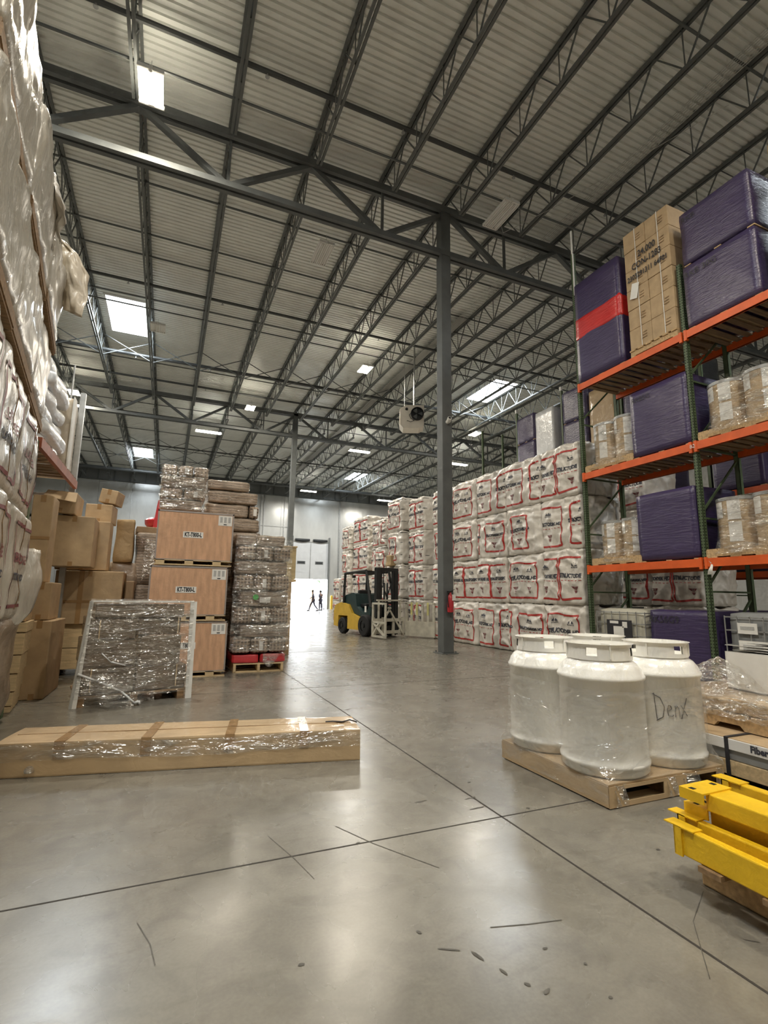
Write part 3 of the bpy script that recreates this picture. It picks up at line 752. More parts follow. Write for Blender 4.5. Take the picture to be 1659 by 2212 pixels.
MB().rod((XR + .02, YP[0], 9.15), (XR + .02, YP[0], 9.75), .02, 6).box(XR - .008, XR + .02, YP[0] - .042, YP[0] - .02, 8.1, 9.15).build('post_guard', 'white_paint', rk, label='pale upper end of the corner post')
s_ = MB(); text_on(s_, 'B2', .09, (XR - .052, YP[1], LV[1] - .07), (0, -1, 0), (0, 0, 1)); s_.build('bay_tag', 'paper', rk)
s_ = MB().grid(lambda u, v: (XR - .06 + .02 * math.sin(v * 7), YP[1] - .10 - .10 * v * (u - .2) - .03 * math.sin(v * 4), LV[0] - .04 - .22 * v), 4, 8)
tag(s_.build('plastic_scrap', 'paper', None, True), 'scrap of white plastic hanging from the lowest orange beam', 'plastic')
rack(12.35, [18.0, 15.6, 13.1, 10.6, 8.1, 5.6], 8.6, 'second green and orange pallet rack beyond the white stacks', det=False)

def block(mb, x0, x1, y0, y1, z0, z1, seed, amp=.012, n=10, r=.03):
    """a slightly lumpy wrapped block"""
    bm = bmesh.new(); bmesh.ops.create_cube(bm, size=2); bmesh.ops.subdivide_edges(bm, edges=bm.edges[:], cuts=n, use_grid_fill=True)
    hx, hy, hz = (x1 - x0) / 2, (y1 - y0) / 2, (z1 - z0) / 2; c0 = Vector(((x0 + x1) / 2, (y0 + y1) / 2, (z0 + z1) / 2))
    for v in bm.verts:
        q = Vector((v.co.x * hx, v.co.y * hy, v.co.z * hz))
        c = Vector([max(-h + r, min(h - r, a)) for a, h in zip(q, (hx, hy, hz))]); nn = q - c
        if nn.length > 1e-6:
            nn.normalize(); q = c + nn * (r + amp * noise.noise((q.x * 2.4 + seed * 3.7, q.y * 2.4, q.z * 3.)))
        v.co = q + c0
    return mb.bm(bm) or mb
def purple_load(x, y, z, dx, dy, dz, label, shiny=False, band=None, words=None, pal=.07, seed=1, group='purple wrapped pallet loads', m=None):
    """x = front face; block of dx deep, dy wide, dz tall on its pallet"""
    t = thing('wrapped_pallet_load', label, 'wrapped pallet', (x, y, z), 0, group)
    if pal:
        p = MB(); 
        for k in (0, 2.5, 5): p.box(.02, dx - .02, -dy / 2 + dy * k / 5.6, -dy / 2 + dy * k / 5.6 + .11, 0, .02)
        p.build('pallet', 'wood', t)
    b = MB(); block(b, 0, dx, -dy / 2, dy / 2, .022 if pal else 0, dz, seed); b.build('plastic_wrap', m or ('purple_shiny' if shiny else 'purple'), t, 'all')
    if band:
        q = MB(); block(q, -.006, dx + .006, -dy / 2 - .006, dy / 2 + .006, band[0], band[1], seed, n=8); q.build('red_band', 'red_wrap', t, 'all')
    if words:
        q = MB()
        for body, sz, oy, oz in words: text_on(q, body, sz, (-.015, oy, oz), (0, -1, 0), (0, 0, 1), 0, 1.)
        q.build('marker_writing', 'ink_black', t)
    return t
L1, L2, L3 = LV
XF = XR - .04
# top level
purple_load(XF, 7.29, L3, 1.1, 1.20, 2.36, 'tall purple load with a broad red band on the top rack level', band=(1.02, 1.52), seed=2)
purple_load(XF, 4.76, L3, 1.1, 1.20, 1.17, 'purple load with dark marker letters on the top rack level, lower of two', True, words=[('RKB 30G', .15, .28, .98)], seed=3)
purple_load(XF + .02, 4.76, L3 + 1.19, 1.08, 1.18, 1.02, 'purple load on the top rack level, upper of two', True, words=[('RKB', .14, .42, .86)], seed=4, pal=.1)
purple_load(XF + .03, 3.40, L3, 1.0, 1.05, 1.30, 'black shiny wrapped load at the right end of the top rack level', seed=5, m='black_wrap', group='loads at the right picture edge')
def carton_stack(x, y, z, dx, w, h, cols, rows, label, words=None, pal=.14, m='card'):
    t = thing('carton_stack', label, 'stack of boxes', (x, y, z))
    p = MB()
    for a in (0, dx / 2 - .05, dx - .1): p.box(a, a + .1, -w / 2, w / 2, .02, pal - .03)
    for k in range(6): p.box(-.02, dx, -w / 2 + w * k / 5.6, -w / 2 + w * k / 5.6 + .11, pal - .03, pal)
    p.box(0, dx, -w / 2, -w / 2 + .1, 0, .02).box(0, dx, w / 2 - .1, w / 2, 0, .02); p.build('pallet', 'wood', t)
    for i in range(cols):
        for k in range(rows):
            a = -w / 2 + w * i / cols; b = a + w / cols; z0 = pal + (h - pal) * k / rows; z1 = pal + (h - pal) * (k + 1) / rows
            MB().box(.004 * ((i + k) % 3), dx, a + .003, b - .003, z0 + .003, z1 - .003, c=.008).build('carton', m, t)
    for fy in (-.28, .22): MB().box(-.012, -.006, fy * w - .006, fy * w + .006, pal, h).build('strap', 'white_paint', t)
    f = MB()
    for i in range(cols):
        for k in range(rows):
            for j in range(3):
                yy = -w / 2 + w * (i + .25) / cols; zz = pal + (h - pal) * (k + .35 + .13 * j) / rows; f.box(-.010, -.004, yy - .02, yy + .10 - .02 * j, zz, zz + .012)
    f.build('printing', 'card_dark', t)
    if words:
        q = MB()
        for body, sz, oy, oz in words: text_on(q, body, sz, (-.016, oy, oz), (0, -1, 0), (0, .0, 1), .004, .75)
        q.build('marker_writing', 'ink_black', t)
    return t
cs = carton_stack(XF, 6.03, L3, 1.05, .98, 2.62, 2, 6, 'tall strapped stack of brown cartons with black marker numbers on the top rack level',
             [('24,000', .19, -.02, 2.02), ('CON-1283', .185, .0, 1.81), ('2303291311 64F01', .15, .0, 1.60)])
q = MB().grid(lambda u, v: (-.03, .40 - .16 * u - .07 * v, 1.18 + .30 * v - .05 * u), 3, 3); q.build('paper_note', 'paper', cs)
purple_load(XF + .02, 3.38, L3 + 1.32, .98, 1.0, 1.0, 'brown wrapped load above the black one at the right picture edge', m='card_wrapped', seed=6, pal=.1, group='loads at the right picture edge')
# fibre drums
def fibre_drum(x, y, z, r, h, label, ang, group):
    t = thing('fibre_drum', label, 'drum', (x, y, z), 0, group)
    MB().lathe([(0, 0), (r, 0), (r, h - .03), (0, h - .03)], 28).build('body', 'fibre_drum', t, True)
    MB().lathe([(r - .004, h - .05), (r + .008, h - .05), (r + .010, h), (r - .02, h), (r - .03, h - .015), (0, h - .015)], 28).build('lid', 'galv', t, True)
    for k, a0 in enumerate(ang):
        for zz in ((.55, .93), (.12, .50)) if k == 0 else ((.60, .92),):
            MB().grid(lambda u, v: ((r + .005) * math.cos(a0 + (u - .5) * .62), (r + .005) * math.sin(a0 + (u - .5) * .62), h * (zz[0] + (zz[1] - zz[0]) * v)), 8, 1).build('label_sheet', 'paper', t)
    return t
def drum_group(yc, z, dia, h, half, where, pal=.14):
    grp = 'brown drums ' + where
    t = thing('pallet', 'wooden pallet under the brown drums %s' % where, 'pallet', (XR + .52, yc, z + .001)); pallet_parts(t, 1.1, half * 2 + .08, pal)
    for i, (a, b) in enumerate(((-1, 0), (1, 0), (-1, 1), (1, 1))):
        wh = ('left' if a > 0 else 'right'), ('front' if b == 0 else 'rear')
        fibre_drum(XR + .30 + b * (dia + .01), yc + a * (dia / 2 + .005), z + pal + .003, dia / 2, h, 'brown drum %s, %s %s one' % (where, wh[1], wh[0]), (PI + .75 * (a * -.2) + .5, PI - .55), grp)
    # clear wrap round the four
    f = MB(); rr = dia / 2 + .015; cx0, cx1 = XR + .30, XR + .31 + dia; pts = []
    for (cx, cy, a0) in ((cx0, yc - dia / 2, PI), (cx1, yc - dia / 2, 1.5 * PI), (cx1, yc + dia / 2, 0), (cx0, yc + dia / 2, .5 * PI)):
        for k in range(7): pts.append((cx + rr * math.cos(a0 + k * PI / 12), cy + rr * math.sin(a0 + k * PI / 12)))
    prof_ = [(0, .12), (.05, .08), (.14, .03), (.28, .005), (.6, 0), (1., .0)]
    n_ = len(pts); vs = []
    for hh_, ex in prof_:
        for (px, py) in pts:
            d = Vector((px - (cx0 + cx1) / 2, py - yc)); d.normalize()
            vs.append((px + d.x * ex, py + d.y * ex, z + pal - (.10 if ex > .05 else 0) + hh_ * (h - .01) + .012))
    fs = [(j * n_ + i, j * n_ + (i + 1) % n_, (j + 1) * n_ + (i + 1) % n_, (j + 1) * n_ + i) for j in range(len(prof_) - 1) for i in range(n_)]
    f.add(vs, fs)
    tag(f.build('stretch_film', 'film_clear', None, True), 'clear stretch film round the brown drums %s' % where, 'stretch film', 'clear film round the drums')
drum_group(7.24, L2, .52, .86, .56, 'on the middle rack level at the left')
drum_group(4.72, L2, .56, .78, .60, 'on the middle rack level at the right')
drum_group(7.20, L1, .50, .74, .55, 'on the lowest rack level at the left')
drum_group(4.76, L1, .56, .80, .60, 'on the lowest rack level at the right')
purple_load(XF, 6.06, L2, 1.1, 1.16, 1.30, 'purple load beside drums on the middle rack level', words=[('RKB5G', .13, .32, 1.12)], seed=7)
purple_load(XF, 6.08, L1, 1.1, 1.14, 1.24, 'purple load beside drums on the lowest rack level', seed=8)
purple_load(XR + .06, 6.02, .001, 1.05, 1.17, 1.14, 'purple load on the floor under the rack with faint marker letters', words=[('RKS6G9', .17, .30, .97)], seed=9, pal=.10)
purple_load(XR + .03, 3.6, L2, 1.05, .9, 1.4, 'dark wrapped load at the right end of the middle rack level', seed=10, m='black_wrap', group='loads at the right picture edge')
# liquid totes on the floor
def tote(x, y, rz, label, m, black):
    t = thing('liquid_tote', label, 'tote', (x, y, .001), rz)
    W, D = 1.12, 1.0
    MB().box(-D / 2, D / 2, -W / 2, W / 2, 0, .14, c=.01).build('base_pallet', 'wood_dark' if black else 'galv', t)
    b = MB(); block(b, -D / 2 + .03, D / 2 - .03, -W / 2 + .03, W / 2 - .03, .145, 1.14, 3, .004, 6, .07); b.build('plastic_tank', m, t, 'all')
    c = MB()
    for zz in (.20, .42, .64, .86, 1.06):
        c.path([(-D / 2, -W / 2, zz), (-D / 2, W / 2, zz), (D / 2, W / 2, zz), (D / 2, -W / 2, zz), (-D / 2, -W / 2, zz)], .010, 5)
    for k in range(7):
        y_ = -W / 2 + W * k / 6
        for xx in (-D / 2, D / 2): c.rod((xx, y_, .14), (xx, y_, 1.08), .010, 5)
    for k in range(1, 5):
        x_ = -D / 2 + D * k / 5
        for yy in (-W / 2, W / 2): c.rod((x_, yy, .14), (x_, yy, 1.08), .010, 5)
    c.build('wire_cage', 'galv', t)
    MB().lathe([(0, 1.14), (.11, 1.14), (.11, 1.165), (0, 1.165)], 20).build('filler_cap', 'fork_black', t, True)
    if black:
        pl = MB().box(-D / 2 - .02, -D / 2 - .012, -.28, .30, .42, .92).build('sign_plate', 'ink_black', t)
        MB().box(-D / 2 - .024, -D / 2 - .021, -.10, .14, .50, .80).box(-D / 2 - .024, -D / 2 - .021, .02, .22, .85, .90).box(-D / 2 - .024, -D / 2 - .021, -.18, -.07, .78, .89).build('label_sheet', 'paper', pl)
    else:
        MB().box(-D / 2 - .024, -D / 2 - .012, -.10, .36, .30, .72).box(-D / 2 - .024, -D / 2 - .012, .08, .36, .82, .98).build('label_sheet', 'paper', t)
        MB().box(-D / 2 - .027, -D / 2 - .024, .02, .30, .52, .66).box(-D / 2 - .027, -D / 2 - .024, .12, .32, .88, .93).build('printing', 'ink_grey', t)
    return t
tote(XR + .56, 7.27, 0, 'caged white liquid tote with a black sign plate on the floor under the rack', 'poly_ibc', True)
tote(XR + .58, 4.72, 0, 'caged grey liquid tote with white label sheets behind the open white box', 'poly_grey', False)

# second rack loads seen above and through
G2N = 'loads on the second rack'
XS = 12.3
def s_load(y, z, w, h, label, **k): return purple_load(XS, y, z, 1.05, w, h, label, group=G2N, **k)
s_load(15.0, L3 + .001, 1.0, 1.3, 'purple load above the white stacks, leftmost column, lower one', shiny=True, seed=21)
s_load(15.0, L3 + 1.302, 1.0, 1.05, 'purple load above the white stacks, leftmost column, upper one', shiny=True, seed=22, pal=.1)
s_load(13.95, L3 + .001, .94, 2.25, 'white film wrapped tall load between two purple ones above the white stacks', m='sack_white', seed=23)
s_load(12.45, L3 + .001, 1.1, 1.35, 'purple load above the white stacks next to the green post, lower one', shiny=True, seed=24)
s_load(12.45, L3 + 1.352, 1.1, 1.15, 'purple load above the white stacks next to the green post, upper one', shiny=True, seed=25, pal=.1)
s_load(11.3, L3 + .001, 1.0, 2.1, 'brown wrapped load seen through the rack behind the drums', m='card_wrapped', seed=26)
s_load(9.95, L3 + .001, 1.05, 2.0, 'purple load seen through the rack behind the drums', shiny=True, seed=27)
s_load(8.75, L3 + .001, 1.05, 1.9, 'black wrapped load seen through the rack behind the top purple loads', m='black_wrap', seed=28)
for y, z, h, l in ((8.8, .001, 1.1, 'dark purple load low behind the rack, first from the right'), (7.4, .001, 1.1, 'dark purple load low behind the rack, second from the right'), (8.8, L1, 1.5, 'dark purple load behind the rack over the first low one'),
                   (7.4, L1, 1.4, 'dark purple load behind the rack over the second low one'), (9.9, L2, 1.4, 'dark purple load behind the rack on its middle level'), (7.4, L2, 1.3, 'dark purple load behind the rack on its middle level at right')):
    s_load(y, z, 1.15, h, l, seed=int(y * 7 + z * 3))
for x in (15.6, 13.1): pass
for y in (15.6, 13.1): MB().box(12.33, 12.40, y - .04, y + .04, 8.6, 8.75).build('post_tip', 'white_paint', bpy.data.objects['pallet_rack.001'])

# ---------------------------------------------------------------- white drums on the pallet
PX, PY = 3.215, 3.125
t = thing('pallet', 'low pallet under the white plastic drums, covered with a cardboard sheet', 'pallet', (PX, PY, .001))
PL, PW, PH = 1.10, 1.10, .145
sd = MB().box(-PL / 2, PL / 2, -PW / 2, PW / 2, PH - .016, PH, c=.004); sd.build('cardboard_sheet', 'card', t)
d = MB(); q = MB()
for k in range(6): d.box(-PL / 2 + .01, PL / 2 - .01, -PW / 2 + .02 + .19 * k, -PW / 2 + .13 + .19 * k, PH - .038, PH - .018)
for k in (0, 2.5, 5): q.box(-PL / 2 + .01, PL / 2 - .01, -PW / 2 + .02 + .19 * k, -PW / 2 + .13 + .19 * k, 0, .02)
d.build('deck', 'wood_dark', t); q.build('bottom_boards', 'wood_pale', t)
for a in (-1, 0, 1): MB().box(a * .505 - .022, a * .505 + .022, -PW / 2 + .02, PW / 2 - .02, .02, PH - .04).build('stringer', 'wood_dark', t)
MB().box(-PL / 2 - .004, -PL / 2, -PW / 2, PW / 2, .008, PH - .01).build('cardboard_skirt', 'card_wrapped', t)
fs_ = MB()
for a, b, z0, z1 in ((-.55, -.43, .005, .13), (-.43, -.06, .005, .035), (-.43, -.06, .108, .13), (-.06, .16, .005, .13), (.16, .47, .005, .035), (.16, .47, .112, .13), (.47, .55, .005, .13)): fs_.box(a, b, -PW / 2 - .006, -PW / 2, z0, z1)
fs_.build('front_skirt', 'card_wrapped', t)
f = MB()
for (a, b) in ((-.5, -.40), (-.03, .07), (.13, .30), (.47, .54)):
    f.grid(lambda u, v, a=a, b=b: (a + (b - a) * u, -PW / 2 - .012 - .012 * math.sin(7 * u + 5 * v), .01 + (PH - .02) * v), 6, 6)
f.build('torn_film', 'film_white', t, True)
def poly_drum(x, y, label, ha=0., word=False):
    t = thing('plastic_drum', label, 'drum', (x, y, .148), ha, 'white plastic drums on the pallet')
    r, h = .284, .845
    pr = [(0, .0), (r - .02, 0), (r, .02), (r + .002, .055), (r + .010, .065), (r + .010, .08), (r + .002, .09), (r, .12), (r - .003, .60), (r + .010, .612), (r + .010, .628), (r, .640), (r - .012, .675), (r - .04, .71), (r - .066, .728), (.218, .735), (.214, .74)]
    MB().lathe(pr, 48).build('body', 'poly', t, 'all')
    # open collar with hand holes
    c = MB(); n = 72; holes = [(k * PI / 2 + .35, .17) for k in range(4)]
    zr = [.738, .766, .782, .806, .822, .845]
    def rad(z): return .222 - .006 * (z - .74) / .1 + (.008 if z > .838 else 0)
    for R_, flip in ((0, 0), (-.012, 1)):
        o = len(c.v)
        for z in zr:
            for k in range(n):
                a = 2 * PI * k / n; c.v.append(((rad(z) + R_) * math.cos(a), (rad(z) + R_) * math.sin(a), z))
        for j in range(len(zr) - 1):
            for k in range(n):
                a = 2 * PI * (k + .5) / n
                if j in (1, 2, 3) and any(abs((a - h0 + PI) % (2 * PI) - PI) < hw * (1 if j == 2 else .8) for h0, hw in holes): continue
                c.f.append((o + j * n + k, o + j * n + (k + 1) % n, o + (j + 1) * n + (k + 1) % n, o + (j + 1) * n + k))
    o = len(c.v)
    for R_ in (.010, -.014):
        for k in range(n): c.v.append(((rad(.845) + R_) * math.cos(2 * PI * k / n), (rad(.845) + R_) * math.sin(2 * PI * k / n), h))
    c.f += [(o + k, o + (k + 1) % n, o + n + (k + 1) % n, o + n + k) for k in range(n)]
    c.build('handle_collar', 'poly', t, True)
    MB().lathe([(.0, .752), (.12, .752), (.2, .742), (.212, .738)], 32).build('sunken_top', 'poly', t, True)
    for k in range(4):
        a = k * PI / 2 + .9; MB().box(.208, .230, -.004, .004, .75, .84, Matrix.Rotation(a, 4, 'Z')).build('rib', 'poly', t)
    if word:
        a0 = word; st = [[(-.1, .10), (-.088, -.075)], [(-.11, .095), (-.06, .07), (-.035, .01), (-.05, -.06), (-.092, -.085)], [(-.02, -.02), (.012, .0), (.008, .02), (-.008, .022), (-.018, -.01), (-.012, -.045), (.012, -.05), (.022, -.04)],
                              [(.036, .022), (.036, -.055)], [(.036, .0), (.05, .02), (.062, .005), (.064, -.05)], [(.078, .025), (.122, -.045)], [(.125, .075), (.075, -.065)]]
        w = MB()
        for s in st: w.path([((r + .004) * math.cos(a0 + x / r * .95), (r + .004) * math.sin(a0 + x / r * .95), .40 + z) for x, z in s], .0028, 5)
        o = w.build('marker_writing', 'ink_grey', t); o.data.materials[0] = MATS['ink_black']
    return t
poly_drum(2.925, 2.845, 'white open plastic drum nearest the camera, front of the four', .2)
poly_drum(3.505, 2.845, 'white open plastic drum at right with the handwritten word on it', 1.1, 4.02 - 1.1 + .03)
poly_drum(2.925, 3.425, 'white open plastic drum at the left rear of the four, beside the aisle', .7)
poly_drum(3.505, 3.425, 'white open plastic drum at the back of the four, mostly hidden', .4)
# film round the drums, flaring over the pallet
fm = MB(); rr = .300; cs_ = [(2.925, 2.845, PI), (3.505, 2.845, 1.5 * PI), (3.505, 3.425, 0), (2.925, 3.425, .5 * PI)]
ring = []
for cx, cy, a0 in cs_:
    for k in range(9): ring.append((cx, cy, a0 + k * PI / 16))
rows = []
for z, fl in ((.70, -.01), (.5, .0), (.38, .02), (.315, .10), (.265, .22), (.225, .40), (.192, .66), (.168, .92), (.150, 1.0), (.03, 1.0)):
    row = []
    for i, (cx, cy, a) in enumerate(ring):
        px, py = cx + rr * math.cos(a), cy + rr * math.sin(a)
        ox = max(-PL / 2 - .008, min(PL / 2 + .008, (px - PX) * 2.4)); oy = max(-PW / 2 - .008, min(PW / 2 + .008, (py - PY) * 2.4))
        ox, oy = ox * 1., oy * 1.
        if abs(ox) < PL / 2 and abs(oy) < PW / 2: s = max(abs(ox) / (PL / 2 + .008), abs(oy) / (PW / 2 + .008)); ox /= s; oy /= s
        wob = .006 * noise.noise((px * 9, py * 9, z * 30))
        row.append((px + (PX + ox - px) * fl + wob, py + (PY + oy - py) * fl + wob, z + wob + (.012 * abs(math.sin(i * .9)) if .1 < fl < .95 else 0)))
    rows.append(row)
n_ = len(ring); vs = [p for r_ in rows for p in r_]
# leave the front (camera-side) skirt of the last row off so the pallet openings show
fs = []
for j in range(len(rows) - 1):
    for i in range(n_):
        i2 = (i + 1) % n_
        if j == len(rows) - 2 and not (rows[-1][i][0] < PX - PL / 2 + .05 and rows[-1][i2][0] < PX - PL / 2 + .05): continue
        fs.append((j * n_ + i, j * n_ + i2, (j + 1) * n_ + i2, (j + 1) * n_ + i))
fm.add(vs, fs); o = fm.build('stretch_film', 'film_drum', None, True); tag(o, 'clear stretch film pulled from the white drums down over their pallet', 'stretch film')

# ---------------------------------------------------------------- grating panels, white pallet and box behind the drums
BX0, BX1, BY0, BY1 = 3.84, 5.05, .95, 3.62
mat('white_edge', (.86, .86, .85), .5, 0, 0)
t = thing('panel_stack', 'strapped stack of flat panels with white edges printed in dark letters, on wooden runners', 'panel stack', (0, 0, 0))
for y in (1.1, 2.25, 3.4): MB().box(BX0 + .05, BX1, y - .05, y + .05, .001, .07).build('runner', 'wood_dark', t)
MB().box(BX0, BX1, BY0, BY1, .07, .170, c=.004).build('wooden_base', 'wood_pale', t)
MB().box(BX0 + .012, BX1, BY0, BY1, .173, .242, c=.004).build('grey_panels', 'poly_grey', t)
MB().box(BX0 - .004, BX1, BY0 - .004, BY1 + .004, .244, .318, c=.003).build('white_edge_panel', 'white_edge', t)
MB().box(BX0 + .004, BX1 - .004, BY0 + .004, BY1 - .004, .318, .323).build('cardboard_top', 'card', t)
w = MB()
for y in (2.91, 2.30, 1.3): text_on(w, 'Fibergrate', .062, (BX0 - .0065, y, .283), (0, -1, 0), (0, 0, 1), .003, .9)
w.build('printed_words', 'ink_navy', t)
s = MB()
for y in (2.58, 1.35): s.box(BX0 - .009, BX0 - .003, y - .014, y + .014, .065, .328).box(BX0 - .009, BX1 + .01, y - .014, y + .014, .325, .330)
s.build('strap', 'ink_black', t)
QX, QY = 4.62, 2.93
t = thing('pallet', 'brown wooden pallet lying on top of the flat panels', 'pallet', (QX, QY, .331))
for a in (-1, 0, 1):
    g = MB().prism([(-.50, 0), (-.32, 0), (-.29, .035), (-.12, .035), (-.09, 0), (.09, 0), (.12, .035), (.29, .035), (.32, 0), (.50, 0), (.50, .095), (-.50, .095)], a * .5 - .02, a * .5 + .02, Matrix.Rotation(PI / 2, 4, 'Z'))
    g.build('stringer', 'wood', t)
d = MB()
for k in range(7): d.box(-.52, .52, -.5 + .143 * k, -.5 + .143 * k + .125, .096, .115)
d.build('deck', 'wood', t)
t = thing('wrapped_carton', 'flat brown carton bulging under clear film on the brown wooden pallet', 'wrapped carton', (QX, QY, .449))
b = MB(); block(b, -.52, .50, -.48, .48, 0, .10, 5, .02, 10, .03); b.build('carton', 'card_wrapped', t, 'all')
f = MB()
def sheet(u, v):
    x = -.54 + 1.0 * u; y = -.5 + 1.0 * v
    e = max(0, 1 - max(abs(u - .45), abs(v - .62)) * 2.6); return (x, y, .105 + .28 * e ** 1.1 + .02 * noise.noise((x * 5, y * 5, 2)))
f.grid(sheet, 24, 24)
for (a, b_) in (((-.54, -.5), (-.54, .5)), ((-.54, -.5), (.46, -.5))):
    f.grid(lambda u, v, a=a, b_=b_: (a[0] + (b_[0] - a[0]) * u - .008, a[1] + (b_[1] - a[1]) * u - .008, .105 - .14 * v + .012 * noise.noise((u * 12, v * 4, 1))), 24, 5)
f.build('stretch_film', 'film_white', t, True)
t = thing('open_box', 'open white cardboard box with loose papers sticking out of its top', 'box', (4.86, 2.72, .552), -.16)
b = MB(); a = .27; hh = .31
b.box(-a, -a + .006, -.3, .3, 0, hh).box(a - .006, a, -.3, .3, 0, hh).box(-a, a, -.3, -.294, 0, hh).box(-a, a, .294, .3, 0, hh).box(-a, a, -.3, .3, 0, .006)
b.build('carton', 'paper', t)
p = MB()
for k, (x, y, z, r1, r2) in enumerate(((-.02, .05, .315, .1, .05), (.03, -.05, .33, -.06, .09), (-.05, .1, .345, .2, .10), (.05, -.1, .355, -.3, .06), (0, 0, .372, .05, .12))):
    p.box(-.2, .2, -.22, .22, 0, .004, Matrix.Translation((x, y, z)) @ Matrix.Rotation(r1, 4, 'Z') @ Matrix.Rotation(r2, 4, 'Y'))
p.box(-.22, .22, -.24, .24, .02, .31); p.build('loose_papers', 'white_paint', t)

# ---------------------------------------------------------------- yellow rack beams on a wooden block
t = thing('timber_skid', 'weathered timber skid under the yellow beams at lower right', 'skid', (0, 0, 0))
MB().box(2.40, 2.50, -.6, 1.79, .001, .142, c=.008).build('near_runner', 'wood', t)
MB().box(2.86, 2.96, -.6, 1.79, .001, .142, c=.008).build('far_runner', 'wood', t)
dk_ = MB()
for k in range(9): dk_.box(2.22, 2.96, 1.62 - .26 * k - .05, 1.62 - .26 * k + .05, .143, .165)
dk_.build('deck_boards', 'wood_dark', t)
def y_beam(x, y, z, rz, w, h, label, ln=2.4, up=True):
    t = thing('rack_beam', label, 'beam', (x, y, z), rz, 'yellow steel rack beams')
    MB().box(-w / 2, w / 2, -ln, 0, .0, h, c=.006).build('beam', 'yellow', t)
    e = MB()
    if up: # connector plate lying flat on top, with punched holes
        e.box(-w / 2 - .045, w / 2 + .012, -.02, .095, h, h + .007).box(-w / 2 - .045, -w / 2 - .038, -.02, .095, h - .04, h)
        ep = e.build('end_plate', 'yellow', t)
        hq = MB()
        for xx in (-w / 2 - .018, w / 2 - .02): hq.box(xx - .012, xx + .012, .035, .060, h + .0072, h + .0082)
        hq.build('punched_hole', 'hole_dark', ep)
    else:
        e.box(-w / 2 - .010, -w / 2, -.012, .026, -.004, h + .004).box(-w / 2 - .010, w / 2, .020, .026, .0, h).box(-w / 2 - .010, w / 2 + .012, -.07, .075, h, h + .005); e.build('end_plate', 'yellow', t)
    return t
y_beam(2.265, 1.76, .167, -.03, .045, .115, 'lowest yellow beam on the near side of the pile', up=False)
y_beam(2.345, 1.80, .167, .0, .04, .135, 'second yellow beam from the near side of the pile', up=False)
y_beam(2.44, 1.73, .167, .02, .06, .18, 'third yellow beam from the near side, under the top one', up=True)
y_beam(2.42, 1.70, .357, .02, .15, .075, 'top yellow beam with a wide flat face and punched end plate', up=True)
y_beam(2.80, 1.88, .167, .0, .055, .21, 'yellow beam at the back of the pile against the panel stack', up=False)
y_beam(2.62, 1.76, .167, .0, .05, .16, 'yellow beam low in the middle of the pile behind the top one', up=False)

# ---------------------------------------------------------------- long carton on the floor
ang = math.atan2(4.04 - 4.525, 1.545 + .96)
t = thing('long_carton', 'very long flat brown carton lying across the floor at left, film wrapped', 'carton', (1.545, 4.04, .001), ang)
Lg = 2.62
b = MB(); block(b, -Lg, 0, 0, .47, 0, .235, 4, .006, 18, .008); b.build('body', 'card_wrapped', t)
s = MB().box(-Lg + .05, -.05, .228, .236, .2345, .2395); s.build('top_seam', 'card_dark', t)
s = MB()
for x in (-2.2, -1.62, -1.02, -.45): s.box(x - .035, x + .035, .0 - .006, .475, .2365, .2395).box(x - .035, x + .035, -.0065, -.004, .12, .2395)
s.build('tape', 'tape', t)
s = MB(); s.grid(lambda u, v: (-Lg + Lg * u, -.010 - .004 * math.sin(40 * u + 8 * v), .225 - .12 * v + .01 * math.sin(9 * u)), 60, 5); s.build('film_band', 'film_clear', t, True)
s = MB().path([(-.26, .25, .243), (-.2, .235, .248), (-.12, .22, .245), (-.05, .255, .25), (.0, .2, .243)], .006, 5); s.build('torn_strap', 'ink_black', t)
MB().lathe([(0, 0), (.03, .01), (.035, .03), (.015, .05), (0, .05)], 8, Matrix.Translation((-2.37, -.02, .03))).build('film_knot', 'film_white', t, True)
tag(MB().box(-.075, .075, -.03, .03, .001, .004, Matrix.Translation((.13, 5.78, 0)) @ Matrix.Rotation(.2, 4, 'Z')).build('paper_scrap', 'paper'), 'scrap of white paper on the floor behind the long carton', 'paper')

# ---------------------------------------------------------------- film wrapped load with white corner boards
ang = math.atan2(.24, 1.23)
t = thing('wrapped_box_load', 'waist-high load of cartons in glossy film with white corner boards, behind the long carton', 'wrapped pallet', (-.87, 6.85, .001), ang)
W_, D_, H_ = 1.25, .95, 1.2
pm = MB()
for k in range(7): pm.box(.02, W_ - .02, .03 + .13 * k, .14 + .13 * k, .10, .12)
for a in (.04, W_ / 2 - .03, W_ - .12): pm.box(a, a + .08, .03, D_ - .03, .0, .10)
pm.build('pallet', 'wood_dark', t)
cy = [(.06, .62, .13, .42), (.64, 1.22, .13, .42), (.05, .62, .43, .74), (.66, 1.13, .43, .78), (.08, .60, .75, 1.0), (.62, 1.12, .79, 1.0), (.14, 1.14, 1.0, 1.17)]
for i, (a, b, z0, z1) in enumerate(cy): MB().box(a, b, .03 + .02 * (i % 3), D_ - .03, z0 + .003, z1 - .003, c=.012).build('carton', 'card_deep_brown', t)
s = MB()
for x, z0, z1 in ((.16, .16, .42), (1.1, .16, .42), (.20, .76, .98), (1.08, .80, 1.0)): s.box(x - .006, x + .006, .020, .028, z0, z1)
s.build('strap', 'wood_pale', t)
for x, l in ((0, .11), (W_, -.02)):
    MB().prism([(x - .03, .0), (x + .045, .0), (x + .045 + l * .55, H_), (x - .03 + l * .9, H_)], -.012, .0).build('corner_board', 'white_paint', t)
MB().prism([(-.03, 0), (.0, 0), (.10, H_), (.07, H_)], -.012, .08).build('corner_board', 'white_paint', t)
MB().box(.08, W_ - .0, 0, .04, H_ - .015, H_ + .008).build('top_edge_board', 'white_paint', t)
f = MB()
